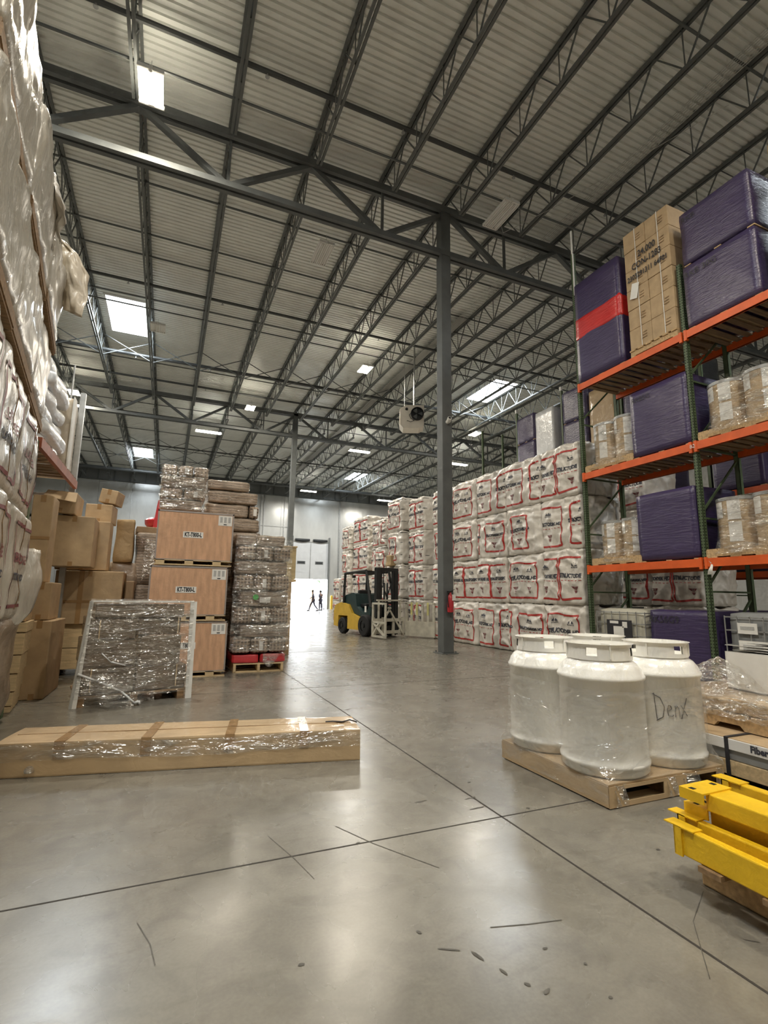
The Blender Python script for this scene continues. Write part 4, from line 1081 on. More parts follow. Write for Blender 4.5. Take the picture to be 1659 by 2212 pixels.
f.grid(lambda u, v: (W_ * u + (.09 * v if u < .5 else 0) * (1 - 2 * u), -.022 - .02 * noise.noise((u * 5, v * 7, 1)) - .05 * math.sin(u * PI) * (1 - v) ** 2, .10 + (H_ - .09) * v + .02 * noise.noise((u * 3, v * 3, 5))), 26, 26)
f.grid(lambda u, v: (W_ * .08 + W_ * .92 * u, .0 + D_ * v, H_ + .014 + .012 * noise.noise((u * 6, v * 6, 2))), 12, 12)
f.grid(lambda u, v: (.1 + .75 * u, -.05 - .16 * (1 - v) * math.sin(PI * min(1, u * 1.1)) - .02 * noise.noise((u * 7, v * 5, 8)), .004 + .34 * v + .03 * math.sin(u * 9)), 18, 10)
f.build('stretch_film', 'film_clear', t, True)
MB().path([(.02, -.03, .38), (.25, -.06, .28), (.48, -.10, .16), (.62, -.16, .03)], .013, 6).path([(.62, -.16, .03), (.66, -.17, .05), (.68, -.15, .01)], .016, 6).build('twisted_film_tail', 'sack_white', t, True)
MB().path([(.24, -.035, .60), (.34, -.05, .50), (.50, -.05, .45)], .008, 6).build('twisted_film_tail', 'sack_white', t, True)

# ---------------------------------------------------------------- three plywood crates
def crate(x0, y, z, label, w=1.18, d=1.0, h=.86):
    t = thing('plywood_crate', label, 'crate', (x0, y, z), 0, 'plywood crates with a stencilled code')
    b0 = .085
    for a in (.02, .45, .88): MB().box(a, a + .13, 0, d, .02, b0).build('skid_block', 'wood_pale', t)
    q = MB()
    for k in (0, 1, 2): q.box(0, w, k * (d - .1) / 2, k * (d - .1) / 2 + .1, 0, .02)
    q.box(0, w, 0, d, b0 - .012, b0); q.build('skid_boards', 'wood_pale', t)
    MB().box(.008, w - .008, .006, d - .006, b0, h).build('panel', 'plywood', t)
    e = MB(); g = .022
    for xx in (0, w - g): e.box(xx, xx + g, 0, g, b0, h)
    for xx in (0, w - g): e.box(xx, xx + g, d - g, d, b0, h)
    e.box(0, w, 0, g, h - g, h + .004).box(0, w, 0, g, b0, b0 + g * .6)
    e.build('metal_edging', 'edge_metal', t)
    e = MB(); e.grid(lambda u, v: (w * u, -.004 + .03 * v, h + .006 + .006 * abs(math.sin(u * 37))), 40, 1); e.build('torn_film_edge', 'film_white', t)
    pl = MB().box(w * .335, w * .335 + .31, .0015, .0045, h * .51, h * .51 + .10).build('name_plate', 'paper', t)
    q = MB(); text_on(q, 'KT-T800-L', .098, (w * .335 + .155, .0005, h * .51 + .05), (1, 0, 0), (0, 0, 1), .004, .60); q.build('stencilled_code', 'ink_black', pl)
    pl = MB().box(w - .25, w - .03, .0015, .0045, h - .20, h - .03).build('packing_list', 'paper', t)
    q = MB()
    for k in range(3): q.box(w - .225 + .065 * k, w - .185 + .065 * k, .0005, .001, h - .15, h - .055)
    q.build('faint_print', 'ink_grey', pl)
    q = MB().box(w - .165, w - .115, .0005, .001, h - .188, h - .172); q.build('print_block', 'ink_black', pl)
    return t
crate(-.20, 8.75, .001, 'plywood crate at the bottom of the three, half hidden by the wrapped load')
crate(-.25, 8.73, .875, 'plywood crate in the middle of the three, shifted to the left')
top_crate = crate(-.205, 8.74, 1.752, 'plywood crate at the top of the three, carrying wrapped bundles', h=.88)

# ---------------------------------------------------------------- wrapped bundles
BN = [0]
def bundle(x0, x1, y0, y1, z0, z1, end, label, group, sag=.018):
    BN[0] += 1; sd_ = BN[0]
    t = MB(); bm = bmesh.new(); bmesh.ops.create_cube(bm, size=2); bmesh.ops.subdivide_edges(bm, edges=bm.edges[:], cuts=12, use_grid_fill=True)
    hx, hy, hz = (x1 - x0) / 2, (y1 - y0) / 2, (z1 - z0) / 2; r = min(.05, hz * .6)
    for v in bm.verts:
        q = Vector((v.co.x * hx, v.co.y * hy, v.co.z * hz)); c = Vector([max(-h + r, min(h - r, a)) for a, h in zip(q, (hx, hy, hz))]); nn = q - c
        if nn.length > 1e-6: nn.normalize(); q = c + nn * (r + sag * .8 * noise.noise((q.x * 5 + sd_ * 3.1, q.y * 4, q.z * 9)))
        v.co = q
    t.bm(bm); o = t.build('wrapped_bundle', 'bundle_end' if end else 'bundle_long', None, 'all')
    o.location = ((x0 + x1) / 2, (y0 + y1) / 2, (z0 + z1) / 2); tag(o, label, 'bundle', group)
    MBt = MB()
    if end and sd_ % 2 == 0:
        MBt.box(-.02, .045, -hy - .028, -hy - .022, -hz * .6, hz * .5).build('label_sheet', 'paper', o)
    return o
SA = 'wrapped bundles stacked on the plywood crates'
wd = ['left', 'middle', 'right']
for k in range(3): bundle(-.20 + .245 * k, .035 + .245 * k, 8.85, 9.6, 3.235, 3.425, True, 'end of a wrapped tray bundle on the very top of the crates, %s one' % wd[k], SA)
bundle(-.20, .50, 8.84, 9.6, 3.04, 3.232, False, 'long film wrapped bundle second from the top on the crates', SA)
for k in range(2): bundle(-.21 + .36 * k, .14 + .36 * k, 8.84, 9.6, 2.845, 3.037, True, 'end of a wrapped tray bundle third from the top on the crates, %s one' % ('left' if k == 0 else 'right'), SA)
bundle(-.20, .46, 8.84, 9.6, 2.645, 2.842, False, 'long film wrapped bundle lying directly on the top crate', SA)
SB = 'wrapped bundles in the stack behind the crates'
pb = thing('pallet', 'wooden pallet under the bundle stack behind the crates', 'pallet', (1.0, 10.4, .001)); pallet_parts(pb, 1.2, 1.0)
z = .145
for k, (xa, xb, hh, l) in enumerate(((.45, 1.6, .7, 'lowest'), (.45, 1.6, .7, 'second from the floor'), (.45, 1.6, .66, 'third from the floor'), (.5, 1.62, .27, 'fourth from the top'), (.52, 1.58, .26, 'third from the top'))):
    bundle(xa, xb, 9.85, 10.8, z, z + hh, False, 'wide brown wrapped bundle behind the crates, %s' % l, SB); z += hh + .003
bundle(.55, 1.36, 9.85, 10.8, z, z + .255, False, 'brown wrapped bundle behind the crates, left one in the layer second from the top', SB)
bundle(1.37, 1.56, 9.85, 10.8, z, z + .25, True, 'end of a wrapped tray bundle behind the crates, beside the second layer from the top', SB); z += .258
bundle(.60, 1.53, 9.85, 10.8, z, z + .25, False, 'brown wrapped bundle behind the crates, second layer counting down from its top', SB); z += .253
bundle(.58, 1.36, 9.85, 10.8, z, z + .20, False, 'brown wrapped bundle lying on top of the stack behind the crates', SB)
SC = 'wrapped bundles on the red load'
t = thing('pallet', 'small pale wooden pallet under the red packages', 'pallet', (1.56, 9.55, .001)); pallet_parts(t, .84, 1.1, .15, 'wood_pale')
for k, l in enumerate(('left', 'right')):
    o = MB(); block(o, -.22, .22, -.55, .55, 0, .15, 30 + k, .02, 8, .03); o = o.build('red_package', 'red_plastic', None, 'all'); o.location = (1.33 + .47 * k, 9.56, .153); tag(o, 'red film wrapped package on the small pallet, %s one' % l, 'package', 'red packages under the bundles')
f = MB(); f.grid(lambda u, v: (1.62 + .38 * u, 8.97 - .05 * math.sin(5 * u) * v - .02 * noise.noise((u * 6, v * 6, 3)), .31 - .22 * v * (.6 + .4 * math.sin(6 * u))), 12, 8); tag(f.build('loose_film', 'film_white', None, True), 'loose clear film hanging over the red packages', 'stretch film')
lay = [(.315, .57, 'end', 1.10, 2.02), (.573, .80, 'long', 1.22, 2.05), (.803, 1.09, 'end', 1.10, 2.04), (1.093, 1.365, 'sticker', 1.18, 2.02), (1.368, 1.64, 'end', 1.10, 2.02), (1.643, 1.89, 'long', 1.08, 1.98), (1.893, 2.14, 'end', 1.10, 2.03), (2.143, 2.37, 'two', 1.06, 1.92)]
for j, (z0, z1, kd, xa, xb) in enumerate(lay):
    nm = NUM[j]
    if kd == 'end':
        for k in range(3):
            a = xa + (xb - xa) * k / 3; bundle(a + .004, a + (xb - xa) / 3 - .004, 8.98 + .02 * math.sin(j), 10., z0, z1, True, 'end of a wrapped tray bundle in the %s layer above the red packages, %s one' % (nm, wd[k]), SC)
    elif kd == 'two':
        bundle(xa, 1.42, 9.0, 9.8, z0, z1, False, 'wrapped bundle in the top layer above the red packages, left one', SC); bundle(1.43, xb, 9.0, 9.8, z0, z1 - .02, False, 'wrapped bundle in the top layer above the red packages, right one', SC)
    else:
        o = bundle(xa, xb, 8.99, 9.95, z0, z1, False, 'long wrapped bundle in the %s layer above the red packages' % nm + (' with a green sticker' if kd == 'sticker' else ''), SC)
        if kd == 'sticker':
            MB().lathe([(0, 0), (.048, 0), (.048, .003), (0, .003)], 16, Matrix.Translation((-.16, -.51, .03)) @ Matrix.Rotation(PI / 2, 4, 'X')).build('green_sticker', 'green_sticker', o)
            MB().box(-.09, .09, -.512, -.509, -.06, .03).build('label_sheet', 'paper', o)
for z in (.45, .95, 1.22, 1.9):
    pass
f = MB()
for (z0, hh, ex) in ((.36, .2, .10), (.95, .2, .14), (1.2, .16, .09)):
    f.grid(lambda u, v, z0=z0, hh=hh, ex=ex: (2.03 + ex * u * (1 - .6 * abs(v - .4)), 9.02 + .25 * u, z0 + hh * v * (1 - .6 * u) + .02 * noise.noise((u * 5, v * 5, z0))), 8, 8)
loose_ends = f
def crinkle(label, x0, x1, y, z0, z1, seed, m='film_clear', bulge=.03):
    b = MB().grid(lambda u, v: (x0 + (x1 - x0) * u + .02 * noise.noise((v * 9, seed, 1)), y - bulge * math.sin(PI * u) - .035 * abs(noise.noise((u * 6 + seed, v * 8, seed))) - .03 * noise.noise((u * 3, v * 14, seed)), z0 + (z1 - z0) * v), 24, 40)
    return tag(b.build('stretch_film', m, None, True), label, 'stretch film')
crinkle('clear film stretched over the front of the bundle stack on the red packages', 1.05, 2.04, 8.94, .36, 2.33, 3.)
loose_ends.build('loose_ends', 'film_white', bpy.context.scene.objects['stretch_film.005'] if 'stretch_film.005' in bpy.data.objects else None, True)
crinkle('clear film over the bundles stacked on the top plywood crate', -.22, .52, 8.80, 2.66, 3.40, 7.)
# plywood sheet crate and its base behind the bundle stack
t = thing('plywood_box', 'pale plywood box standing behind the bundle stack beside the aisle', 'box', (2.42, 11.4, .001))
MB().box(-.3, .27, 0, 1.0, 1.66, 2.38).build('upper_box', 'plywood_pale', t); MB().box(-.32, .29, -.02, 1.0, 2.38, 2.41).box(-.32, .29, -.02, 1., 1.60, 1.655).build('skid_boards', 'wood_pale', t)
MB().box(-.28, .20, .02, 1.0, 0, 1.598).build('lower_box', 'card', t)

# ---------------------------------------------------------------- cardboard pile at the left
def carton(name_label, x0, x1, y0, y1, z0, z1, rz=0., tilt=0., m='card', tape=True, label_sheet=False, open_flap=False, vtape=None, group='cardboard boxes piled at the left', htape=None):
    cx, cy = (x0 + x1) / 2, (y0 + y1) / 2; w, d, h = x1 - x0, y1 - y0, z1 - z0
    t = thing('carton', name_label, 'box', (cx, cy, z0), rz, group)
    if tilt: t.rotation_euler = (0, tilt, rz)
    MB().box(-w / 2, w / 2, -d / 2, d / 2, 0, h, c=.012).build('body', m, t)
    s = MB()
    if tape:
        s.box(-.03, .03, -d / 2 - .002, d / 2 + .002, h - .004, h + .002).box(-.03, .03, -d / 2 - .003, -d / 2, h - .09, h).box(-.03, .03, -d / 2 - .003, -d / 2, 0, .07)
    if vtape is not None: s.box(vtape * w - .035, vtape * w + .035, -d / 2 - .004, -d / 2 - .001, 0, h)
    if htape is not None: s.box(-w / 2 - .002, w / 2 + .002, -d / 2 - .005, -d / 2 - .002, htape * h - .02, htape * h + .02)
    if s.v: s.build('tape', 'tape', t)
    elif not label_sheet and not open_flap:
        o = t.children[0]; o.parent = None; o.matrix_world = Matrix.LocRotScale(t.location, t.rotation_euler, None); o.name = 'carton'; tag(o, t['label'], 'box', group); bpy.data.objects.remove(t); return o
    if label_sheet: MB().box(-w * .36, w * .06, -d / 2 - .004, -d / 2 - .001, h * .33, h * .62).build('label_sheet', 'card_wrapped', t)
    if open_flap:
        MB().add([(-w / 2, -d / 2, h), (w / 2, -d / 2, h), (w / 2 + .02, -d / 2 - .16, h - .17), (-w / 2 - .02, -d / 2 - .16, h - .13), (-w / 2, -d / 2 + .006, h), (w / 2, -d / 2 + .006, h), (w / 2 + .02, -d / 2 - .155, h - .16), (-w / 2 - .02, -d / 2 - .155, h - .12)], [(0, 1, 2, 3), (7, 6, 5, 4), (0, 3, 7, 4), (1, 5, 6, 2), (3, 2, 6, 7), (0, 4, 5, 1)]).build('open_flap', m, t)
    return t
carton('tall brown box standing on the floor in front, nearest of the pile', -1.53, -1.27, 7.56, 8.45, .001, .94, -.01)
carton('brown box on the tall floor box, second level of the near column', -1.58, -1.34, 7.70, 8.30, .945, 1.42)
carton('tall narrow brown box on top of the near column', -1.68, -1.45, 7.70, 8.15, 1.425, 2.55, .03, htape=.5)
carton('flat open brown box with a bent flap above the near column', -1.72, -1.34, 8.62, 9.3, 2.46, 2.78, 0, .05, open_flap=True)
carton('brown box supporting the open flap box, half hidden', -1.62, -1.08, 8.75, 9.4, 1.68, 2.44, .02)
carton('big brown box with a pale label on its front', -1.66, -.93, 9.48, 9.98, 1.66, 2.47, 0, label_sheet=True, vtape=None)
carton('wide brown box with crossed tape under the labelled one', -1.62, -.66, 9.42, 10.2, .80, 1.645, 0, vtape=-.12, htape=.42)
carton('small tilted box lying on the labelled big box', -1.34, -.93, 9.75, 10.2, 2.482, 2.80, -.1, .0)
carton('small brown box tilted at the very top of the pile', -1.16, -.88, 9.80, 10.2, 2.84, 3.08, -.2, .16)
t = thing('wooden_crate', 'pale wooden crate low behind the tall floor box', 'crate', (-1.12, 9.5, .001))
MB().box(-.45, .48, 0, .9, .10, .42, c=.004).build('lower_board', 'wood_pale', t); MB().box(-.45, .48, 0, .9, .43, .79, c=.004).build('upper_board', 'wood_pale', t)
for a in (-.44, -.03, .38): MB().box(a, a + .09, .01, .9, 0, .10).build('skid', 'wood_dark', t)
def soft(name, label, cat, x0, x1, y0, y1, z0, z1, m, seed, amp, group=None, rot=(0, 0, 0), r=.06):
    b = MB(); block(b, -(x1 - x0) / 2, (x1 - x0) / 2, -(y1 - y0) / 2, (y1 - y0) / 2, 0, z1 - z0, seed, amp, 14, r); o = b.build(name, m, None, 'all')
    o.location = ((x0 + x1) / 2, (y0 + y1) / 2, z0); o.rotation_euler = rot; return tag(o, label, cat, group)
soft('paper_parcel', 'creased brown paper parcel standing right of the labelled box', 'parcel', -.93, -.62, 10.35, 10.75, 1.86, 2.64, 'kraft', 41, .022, r=.02)
soft('brown_bundle', 'dark brown bundle standing under the creased paper parcel', 'bundle', -.98, -.52, 10.4, 11.1, .001, 1.85, 'sack_tan', 42, .06)
carton('flat dark box lying on the film wrapped bundle by the red chair', -.62, -.22, 10.6, 11.1, 2.44, 2.56, .1, .0, m='card_dark', tape=False)
soft('brown_bundle', 'film wrapped brown bundle left of the plywood crates, lower one', 'bundle', -.52, .10, 10.45, 11.1, .001, 1.45, 'bundle_long', 43, .05)
soft('brown_bundle', 'film wrapped brown bundle left of the plywood crates, upper one', 'bundle', -.58, .02, 10.45, 11.1, 1.452, 2.43, 'bundle_long', 44, .06)
f = MB(); f.grid(lambda u, v: (-.42 + .40 * u, 10.32 - .06 * math.sin(PI * u), 2.28 - .75 * v * (1 - .45 * u) + .03 * math.sin(9 * u)), 14, 14); f.v = [(a + .205, b - 8.74, c - 1.752) for a, b, c in f.v]; f.build('loose_film', 'film_white', top_crate, True)
carton('narrow brown box low between the wide box and the dark bundles', -.62, -.50, 9.6, 10.0, .001, 1.50, 0, m='card_dark', tape=False)
t = thing('red_chair', 'red plastic chair standing up behind the top plywood crate', 'chair', (-.29, 10.92, 2.565))
MB().prism([(-.05, -.12), (.06, -.12), (.10, .55), (.02, .55)], -.2, .2).build('backrest', 'red_plastic', t); MB().lathe([(0, .0), (.10, .02), (.15, .08), (.16, .16), (.10, .21), (0, .22)], 14, Matrix.Translation((-.04, 0, .0))).build('seat', 'red_plastic', t, True)

# ---------------------------------------------------------------- rack and tall wrapped loads along the left edge
XL = -1.42; sk = math.atan2(-.36, 3.05)
t = rack_l = thing('pallet_rack', 'rusty orange pallet rack at the left edge behind the tall wrapped loads', 'pallet rack', (0, 0, 0))
for y in (6.62, 9.25):
    for x in (-1.50, -2.5): MB().box(x - .04, x + .04, y - .04, y + .04, .001, 4.55 if y > 9 else 3.0).build('upright', 'galv' if y > 9 else 'rack_green', t)
for x in (-1.46, -2.5): MB().box(x - .025, x + .025, 6.66, 9.21, 2.93, 3.05).build('beam', 'rack_rust', t)
q = MB()
for k in range(12): q.box(-2.5, -1.44, 6.75 + .2 * k, 6.86 + .2 * k, 3.051, 3.068)
q.build('deck_boards', 'wood_dark', t)
MB().rod((-1.62, 8.95, 3.07), (-1.62, 8.95, 4.9), .015, 6).build('guard_rod', 'galv', t)
GL = 'film wrapped loads stacked at the left edge'
def left_load(k, z0, z1, off, label, seed, pal=True, m='bag_film', ln=1.26, words=True):
    """k = place along the row, 0 farthest; the row runs at a slight angle to the aisle"""
    y = 6.45 - ln * (k + .5) - .02 * k; x = -1.41 + (6.45 - y) * .118 + off
    t = thing('wrapped_pallet_load', label, 'wrapped pallet', (x, y, z0), sk * -1 if 0 else math.atan(.118), GL)
    p0 = .13 if pal else 0
    if pal:
        p = MB()
        for a in (0, .5, 1.0): p.box(-1.12 + a, -1.04 + a, -ln / 2, ln / 2, .02, .10)
        for j in range(6): p.box(-1.12, -.02, -ln / 2 + ln * j / 5.5, -ln / 2 + ln * j / 5.5 + .11, .10, .128)
        p.box(-1.12, -.02, -ln / 2, ln / 2, 0, .02).box(-.05, -.012, -ln / 2, ln / 2, .02, .10)
        p.build('pallet', 'wood_dark', t)
    b = MB(); bm = bmesh.new(); bmesh.ops.create_cube(bm, size=2); bmesh.ops.subdivide_edges(bm, edges=bm.edges[:], cuts=26, use_grid_fill=True)
    h = z1 - z0 - p0; r = .07
    def sf(px, py, pz):
        q = Vector((px * .56, py * ln / 2, pz * h / 2)); c = Vector((max(-.56 + r, min(.56 - r, q.x)), max(-ln / 2 + r, min(ln / 2 - r, q.y)), max(-h / 2 + r, min(h / 2 - r, q.z)))); nn = q - c
        if nn.length > 1e-6:
            nn.normalize(); up = (pz + 1) / 2
            dd = .02 * noise.noise((q.y * 4 + seed, q.x * 4, q.z * 1.5)) + .022 * noise.noise((q.y * 3 + q.z * 4 + seed, q.x * 3, q.z * 4 - q.y * 3)) - .025 * abs(noise.noise((q.y * 5 + seed, q.z * 2.2 - q.y * 2, 3)))
            q = c + nn * (r + dd)
        return Vector((q.x - .56, q.y, q.z + h / 2 + p0))
    for v in bm.verts: v.co = sf(*v.co)
    b.bm(bm); b.build('plastic_wrap', m, t, 'all')
    if words:
        fr = lambda y_, z_, off=.0: tuple(sf(1., max(-.97, min(.97, y_ / (ln / 2))), max(-.97, min(.97, (z_ - h / 2) / (h / 2)))) + Vector((.008, 0, 0)))
        a, c2, e = MB(), MB(), MB()
        for s in (-1, 1): strip_on(a, fr, s * .5, .12, s * .5, h - .15, .03)
        strip_on(a, fr, -.5, h - .15, .5, h - .15, .03); strip_on(a, fr, -.5, .12, .5, .12, .03)
        vs, fs = text2d('BLUE RIDGE', .12, .004, .05); c2.add([fr(x, h * .55 + y_) for x, y_ in vs], fs)
        vs, fs = text2d('STRUCTODEK HD', .085, .004, .05); e.add([fr(x, h * .38 + y_) for x, y_ in vs], fs)
        a.build('printed_frame', 'ink_maroon', t); c2.build('printed_words', 'ink_maroon', t); e.build('printed_line', 'ink_navy', t)
        MB().path([fr(.05 + .08 * math.sin(i * .5), h * i / 12, 0) for i in range(1, 12)], .004, 4).build('dark_seam', 'wood_dark', t)
    return t
tier = [('bottom tier', .001, 1.04, 0.), ('second tier', 1.045, 2.06, .01), ('third tier', 2.065, 3.03, .015), ('fourth tier', 3.035, 3.96, .02), ('top tier', 3.965, 4.90, .03)]
places = ['farthest of its row', 'middle of its row', 'closest to the camera']
for j, (nm, z0, z1, off) in enumerate(tier):
    for k in range(3):
        if j == 0: continue
        left_load(k, z0, z1, off + .02 * math.sin(j * 2 + k), 'film wrapped load at the left edge, %s, %s' % (nm, places[k]), j * 5.3 + k * 2.1, j >= 3, words=(j in (1, 2)))
for k in range(2):
    soft('brown_bundle', 'crumpled brown film wrapped bundle on the floor at the left edge, %s one' % ('far' if k == 0 else 'near'), 'bundle', -2.4, -1.40 + .13 * k, 5.85 - 1.2 * k - .4, 6.9 - 1.2 * k - .35, .001, 1.035, 'sack_tan', 51 + k, .07, 'brown bundles at the left edge')
t = thing('wooden_crate_stack', 'stack of pale wooden crates on the floor beside the tall floor box', 'crate', (-1.47, 6.86, .001), .10)
for k, (z0, z1) in enumerate(((0, .06), (.07, .21), (.22, .40), (.41, .60), (.61, .84), (.85, .96))):
    MB().box(-.62, .02 + .012 * k, 0, .62, z0, z1, c=.004).build('plank', 'wood_pale', t)
MB().box(-.5, -.02, -.05, -.02, 1.02, 1.42).build('end_board', 'wood_pale', t); MB().box(-.62, .05, 0, .6, .97, 1.44).build('top_crate', 'wood', t)
# loose white plastic flaps
def flap(label, pts, m, seed, name='plastic_flap'):
    """pts: rows of (x,y,z) pairs from top to bottom"""
    def fn(u, v):
        i = min(len(pts) - 2, int(v * (len(pts) - 1))); f_ = v * (len(pts) - 1) - i
        a = Vector(pts[i][0]).lerp(Vector(pts[i + 1][0]), f_); b = Vector(pts[i][1]).lerp(Vector(pts[i + 1][1]), f_)
        p = a.lerp(b, u); nz_ = noise.noise((u * 3 + seed, v * 5, seed)) * .05 + noise.noise((u * 7 + seed, v * 9, 2)) * .03
        return (p.x + nz_ * .5, p.y - .10 * math.sin(u * PI) * math.sin(v * PI) + nz_, p.z + nz_ * .3)
    b = MB().grid(fn, 20, 26); bm = b.build(name, m, None, 'all')
    md = bm.modifiers.new('thickness', 'SOLIDIFY'); md.thickness = .006
    return tag(bm, label, 'plastic')
flap('loose beige plastic bag hanging out from the upper left loads', [((-1.44, 6.25, 5.30), (-1.36, 6.2, 5.25)), ((-1.42, 6.3, 5.15), (-1.22, 6.25, 5.15)), ((-1.42, 6.35, 4.95), (-1.12, 6.3, 4.95)), ((-1.38, 6.35, 4.7), (-1.10, 6.3, 4.65)), ((-1.33, 6.35, 4.5), (-1.13, 6.3, 4.42))], 'sack_beige', 3)
flap('white torn plastic flap with red print folded out above the hanging bag', [((-1.22, 4.75, 4.98), (-1.19, 4.75, 4.95)), ((-1.22, 4.85, 4.88), (-1.10, 4.85, 4.72)), ((-1.24, 5.2, 4.75), (-1.18, 5.15, 4.55))], 'bag_white', 5)
flap('white plastic sheet drooping at the lower left over the wooden crates', [((-1.40, 6.3, 1.75), (-1.30, 6.55, 1.75)), ((-1.42, 6.2, 1.45), (-1.24, 6.5, 1.42)), ((-1.42, 6.15, 1.1), (-1.28, 6.4, 1.08)), ((-1.40, 6.1, .98), (-1.34, 6.2, .97))], 'bag_film', 8)
# white sacks on the left rack
for k in range(6):
    soft('white_sack', 'white plastic sack in the pile on the rusty rack, %s from the beam' % NUM[k], 'sack', -2.35, -1.58 + .05 * math.sin(k * 2), 7.3, 8.55, 3.072 + .215 * k, 3.072 + .215 * k + .212, 'sack_white', 60 + k, .05, 'white sacks on the left rack', (0, 0, .0), .09)
t = purple_load(-2.5, 8.93, 3.071, .97, .45, 1.20, 'stack of pale wrapped boxes at the end of the left rack behind the white sacks', m='sack_beige', seed=71, pal=.05, group='loads on the left rack')
MB().box(.965, .985, -.24, -.04, .04, 1.21).build('corner_sheet', 'white_paint', t)
for k in range(2):
    soft('white_sack', 'crumpled white sack under the rusty beam, %s' % ('upper one' if k else 'lower one'), 'sack', -2.3, -1.52, 8.75, 9.6, 2.06 + .36 * k, 2.06 + .36 * k + .35, 'sack_white', 80 + k, .06, 'white sacks under the left beam', (0, 0, 0), .12)
soft('brown_bundle', 'tall brown bundle under the white sacks, hidden behind the boxes', 'bundle', -2.3, -1.75, 8.75, 9.6, .001, 2.055, 'sack_tan', 90, .03)

# ---------------------------------------------------------------- forklift
t = thing('forklift', 'yellow and dark green forklift with a white slotted clamp by the white stacks', 'forklift', (6.63, 15.85, .001), math.radians(-80))
def wheel(x, y, r, w):
    M = Matrix.Translation((x, y, r)) @ Matrix.Rotation(PI / 2, 4, 'X')
    o = MB().lathe([(r * .5, -w / 2), (r * .9, -w / 2), (r, -w / 2 + .03), (r, w / 2 - .03), (r * .9, w / 2), (r * .5, w / 2)], 28, M).build('wheel', 'rubber', t, True)
    MB().lathe([(0, -w / 2 + .03), (r * .5, -w / 2 + .02), (r * .5, w / 2 - .02), (0, w / 2 - .03)], 20, M).rod((x, y - w / 2 - .005, r), (x, y + w / 2 + .005, r), .07, 10).build('hub', 'fork_black', o, True)
for s in (-1, 1): wheel(0, s * .50, .35, .24)
for s in (-1, 1): wheel(-1.60, s * .44, .28, .20)
MB().prism([(-2.25, .25), (-1.95, .22), (-1.93, .62), (-1.25, .62), (-1.25, .18), (-.42, .18), (-.42, .60), (-.55, .62), (-.95, .72), (-1.25, 1.02), (-1.75, 1.08), (-2.18, .98), (-2.28, .75)], -.50, .50).build('counterweight_body', 'fork_yellow', t)
MB().prism([(-1.72, 1.08), (-1.22, 1.02), (-.92, .72), (-.5, .64), (-.42, .60), (.12, .60), (.18, .95), (.05, 1.02), (-.1, .78), (-.5, .80), (-.75, .95), (-.85, 1.38), (-1.0, 1.42), (-1.55, 1.34)], -.42, .42).build('engine_hood', 'fork_green', t)
MB().box(-.95, -.42, -.26, .26, .92, 1.05, c=.03).box(-1.02, -.88, -.25, .25, 1.0, 1.52, c=.04).build('seat', 'fork_black', t)
g = MB()
for s in (-1, 1):
    g.path([(-1.62, s * .46, 1.05), (-1.55, s * .46, 2.10), (-.1, s * .46, 2.15), (.22, s * .46, .95)], .045, 6)
g.build('overhead_guard_frame', 'fork_black', t, True)
g = MB()
for k in range(7): g.bar((-1.5 + .22 * k, -.46, 2.13), (-1.5 + .22 * k, .46, 2.13), .04, .05)
g.build('overhead_guard_bars', 'fork_black', t)
MB().lathe([(.15, -.012), (.17, 0), (.15, .012), (.14, 0), (.15, -.012)], 20, Matrix.Translation((-.22, 0, 1.12)) @ Matrix.Rotation(-.9, 4, 'Y')).rod((-.22, 0, 1.12), (.02, 0, .85), .025, 6).build('steering_wheel', 'fork_black', t, True)
MB().lathe([(0, 0), (.06, .01), (.07, .07), (.05, .1), (0, .1)], 12, Matrix.Translation((-1.2, -.30, 1.93))).build('work_lamp', 'fork_black', t, True)
MB().box(-.1, .0, -.50, -.485, .78, .98).build('side_plate', 'paper', t)
for s in (-1, 1):
    MB().box(.36, .52, s * .36 - .07, s * .36 + .07, .08, 2.22, c=.01).build('mast_rail', 'fork_black', t)
    MB().box(.42, .50, s * .24 - .035, s * .24 + .035, .10, 2.15).build('inner_mast_rail', 'fork_black', t)
MB().box(.38, .50, -.43, .43, 2.12, 2.24).box(.38, .48, -.40, .40, 1.05, 1.13).box(.38, .48, -.40, .40, .25, .35).build('mast_crossbar', 'fork_black', t)
MB().rod((.40, .06, .3), (.40, .06, 1.75), .035, 8).rod((.40, -.06, .3), (.40, -.06, 1.75), .03, 8).build('lift_cylinder', 'fork_black', t, True)
MB().path([(.42, -.1, 2.1), (.46, -.15, 1.7), (.48, -.02, 1.3), (.45, .1, .9), (.47, .05, .5)], .018, 6).path([(.42, .1, 2.1), (.46, .17, 1.75), (.48, .05, 1.4)], .018, 6).build('hose', 'fork_black', t, True)
cl = MB(); cl.box(.54, .62, -.62, .62, .12, .22).box(.54, .62, -.62, .62, .50, .60)
for y in (-.58, -.2, .2, .58): cl.box(.54, .60, y - .04, y + .04, .05, .64)
cl.build('clamp_carriage', 'clamp_white', t)
br = MB()
for s in (-1, 1): br.bar((.64, s * .55, .1), (.64, s * -.05, .95), .04, .05)
br.bar((.64, -.5, 1.18), (.64, .5, 1.18), .05, .05).bar((.64, -.42, .6), (.64, -.42, 1.18), .05, .05).bar((.64, .42, .6), (.64, .42, 1.18), .05, .05); br.build('load_backrest', 'clamp_white', t)
